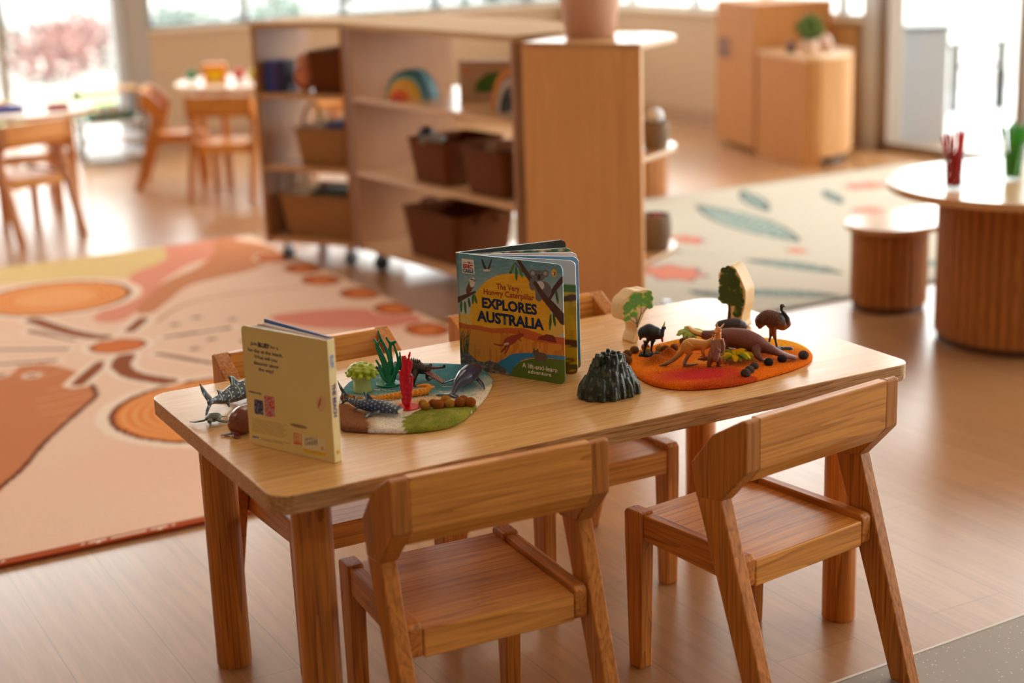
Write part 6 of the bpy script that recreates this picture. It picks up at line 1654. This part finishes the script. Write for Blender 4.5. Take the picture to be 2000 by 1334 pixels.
def wc(x, y, z, n):
    rgb = np.tile(np.array([58, 60, 84.0]), (len(x), 1)); k = x * 0.85 + y * 0.53
    rgb = mixc(rgb, (k - 0.030) / 0.02, (84, 58, 56)); rgb = mixc(rgb, -n[:, 2] * 0.6, (120, 112, 112)); return rgb
sculpt('body', mb, 0.0009, wc, TOYG, t, 2)
# whale sharks
def whale_shark(label, P, yaw, s, bendy):
    t = thing('whale_shark_figurine', label, 'toy animal', P, yaw, 'spotted whale sharks', s)
    mb = MB(); Ax = [(-0.066, bendy, 0.020), (-0.05, bendy * 0.55, 0.017), (-0.032, bendy * 0.2, 0.0145), (-0.010, 0, 0.0145), (0.014, 0, 0.0145), (0.034, -0.001, 0.013), (0.050, -0.003, 0.012), (0.058, -0.004, 0.0125)]
    rA = [(0.0016, 0.003), (0.0036, 0.0042), (0.0072, 0.0078), (0.0110, 0.0115), (0.0130, 0.0125), (0.0135, 0.0100), (0.0128, 0.0078), (0.0085, 0.0045)]
    q = spline(Ax, 5); mb.stube(q, [tuple(np.array(rA[min(i // 5, 7)]) * (1 - (i % 5) / 5) + np.array(rA[min(i // 5 + 1, 7)]) * ((i % 5) / 5)) for i in range(len(q))], 18)
    mb.stube([(-0.060, bendy * 0.9, 0.020), (-0.072, bendy * 1.15, 0.034), (-0.080, bendy * 1.3, 0.048)], [(0.0012, 0.0055), (0.001, 0.0046), (0.0006, 0.001)], 8)
    mb.stube([(-0.060, bendy * 0.9, 0.019), (-0.070, bendy * 1.15, 0.010), (-0.075, bendy * 1.3, 0.003)], [(0.0012, 0.0045), (0.001, 0.0035), (0.0006, 0.001)], 8)
    mb.stube([(-0.006, 0, 0.024), (-0.010, 0, 0.032), (-0.017, 0, 0.039)], [(0.0014, 0.0085), (0.0012, 0.0052), (0.0006, 0.001)], 8)
    mb.stube([(-0.034, bendy * 0.22, 0.020), (-0.038, bendy * 0.3, 0.0245), (-0.042, bendy * 0.35, 0.028)], [(0.001, 0.005), (0.001, 0.003), (0.0005, 0.0008)], 8)
    for sy in (-1, 1):
        mb.stube([(0.018, sy * 0.008, 0.010), (0.008, sy * 0.022, 0.006), (-0.004, sy * 0.036, 0.0015)], [(0.0070, 0.0022), (0.0055, 0.0016), (0.0012, 0.0006)], 10)
        mb.stube([(-0.026, sy * 0.004, 0.010), (-0.034, sy * 0.014, 0.005)], [(0.004, 0.0014), (0.001, 0.0006)], 8)
    def c(x, y, z, n):
        rgb = np.tile(np.array([66, 74, 84.0]), (len(x), 1))
        ang = np.arctan2(z - 0.0145, np.abs(y) + 1e-6)
        gx = x / 0.0078; gy = ang / 0.62 + (np.floor(gx) % 2) * 0.5
        dots = (np.hypot((gx % 1) - 0.5, ((gy % 1) - 0.5)) < 0.17) & (n[:, 2] > -0.35)
        if bendy < 0: 
            st_ = (np.abs((gx % 2) - 1) < 0.09) & (n[:, 2] > -0.2) & (x > -0.045); rgb[st_] = (170, 178, 182)
        rgb[dots] = (178, 214, 210)
        rgb = mixc(rgb, (-n[:, 2] - 0.55) * 3, (190, 188, 180))
        rgb[(x > 0.052) & (n[:, 0] > 0.6) & (z < 0.0145)] = (206, 196, 178)
        return rgb
    sculpt('body', mb, 0.0008, c, art('shark_plastic', 0.35, spec=0.5, bump=0.05), t, 2)
    return t
whale_shark('spotted whale shark toy on the brown corner of the teal mat', (0.272, 0.262, TZ), math.radians(-52), 0.92, 0.016)
whale_shark('striped and spotted whale shark toy behind the cream book, tail showing at left', (0.118, 0.474, MT), math.radians(28), 1.35, -0.010)
# turtle
t = thing('turtle_figurine', 'small olive-grey sea turtle toy near the left edge of the table', 'toy animal', (0.044, 0.392, MT), math.radians(-125))
mb = MB(); mb.ball((0, 0, 0.009), (0.0165, 0.0135, 0.0062), 20, 12); mb.ball((0.021, 0, 0.009), (0.0055, 0.0042, 0.0038), 12, 8); mb.stube([(0.012, 0, 0.008), (0.020, 0, 0.009)], 0.0034, 8)
for sy in (-1, 1):
    mb.stube([(0.012, sy * 0.010, 0.008), (0.014, sy * 0.024, 0.006), (0.004, sy * 0.040, 0.0025)], [(0.0040, 0.0018), (0.0045, 0.0014), (0.0012, 0.0007)], 10)
    mb.stube([(-0.012, sy * 0.009, 0.006), (-0.024, sy * 0.015, 0.003)], [(0.0035, 0.0014), (0.0014, 0.0008)], 8)
def tuc(x, y, z, n):
    rgb = np.tile(np.array([82, 88, 78.0]), (len(x), 1)); sh = np.hypot(x / 0.0175, y / 0.0145) < 1
    g = (np.abs(np.sin(x * 420)) < 0.16) | (np.abs(np.sin(y * 420 + 0.8)) < 0.16); rgb[sh & (n[:, 2] > 0.2)] = (78, 74, 60); rgb[sh & g & (n[:, 2] > 0.2)] = (50, 48, 42); return rgb
sculpt('body', mb, 0.0008, tuc, TOY, t, 1)
# reddish brown dugong
t = thing('dugong_figurine', 'reddish-brown rounded dugong toy half hidden by the cream book', 'toy animal', (0.076, 0.322, MT), math.radians(28))
mb = MB(); mb.stube(spline([(-0.030, 0, 0.005), (-0.020, 0, 0.012), (-0.006, 0, 0.020), (0.012, 0, 0.024), (0.030, 0, 0.019), (0.042, 0, 0.014)], 3), [(0.006 + 0.017 * math.sin(PI * min(1, i / 13) ** 0.8) , 0.004 + 0.0185 * math.sin(PI * min(1, i / 13) ** 0.8)) for i in range(16)], 18)
mb.stube([(-0.026, 0, 0.004), (-0.036, -0.010, 0.002), (-0.042, -0.018, 0.0015)], [(0.006, 0.002), (0.006, 0.0015), (0.0015, 0.001)], 8)
mb.stube([(-0.026, 0, 0.004), (-0.036, 0.010, 0.002), (-0.042, 0.018, 0.0015)], [(0.006, 0.002), (0.006, 0.0015), (0.0015, 0.001)], 8)
for sy in (-1, 1): mb.stube([(0.016, sy * 0.014, 0.012), (0.006, sy * 0.026, 0.004)], [(0.006, 0.0025), (0.003, 0.001)], 8)
sculpt('body', mb, 0.001, solid((128, 66, 48)), TOYG, t, 2)
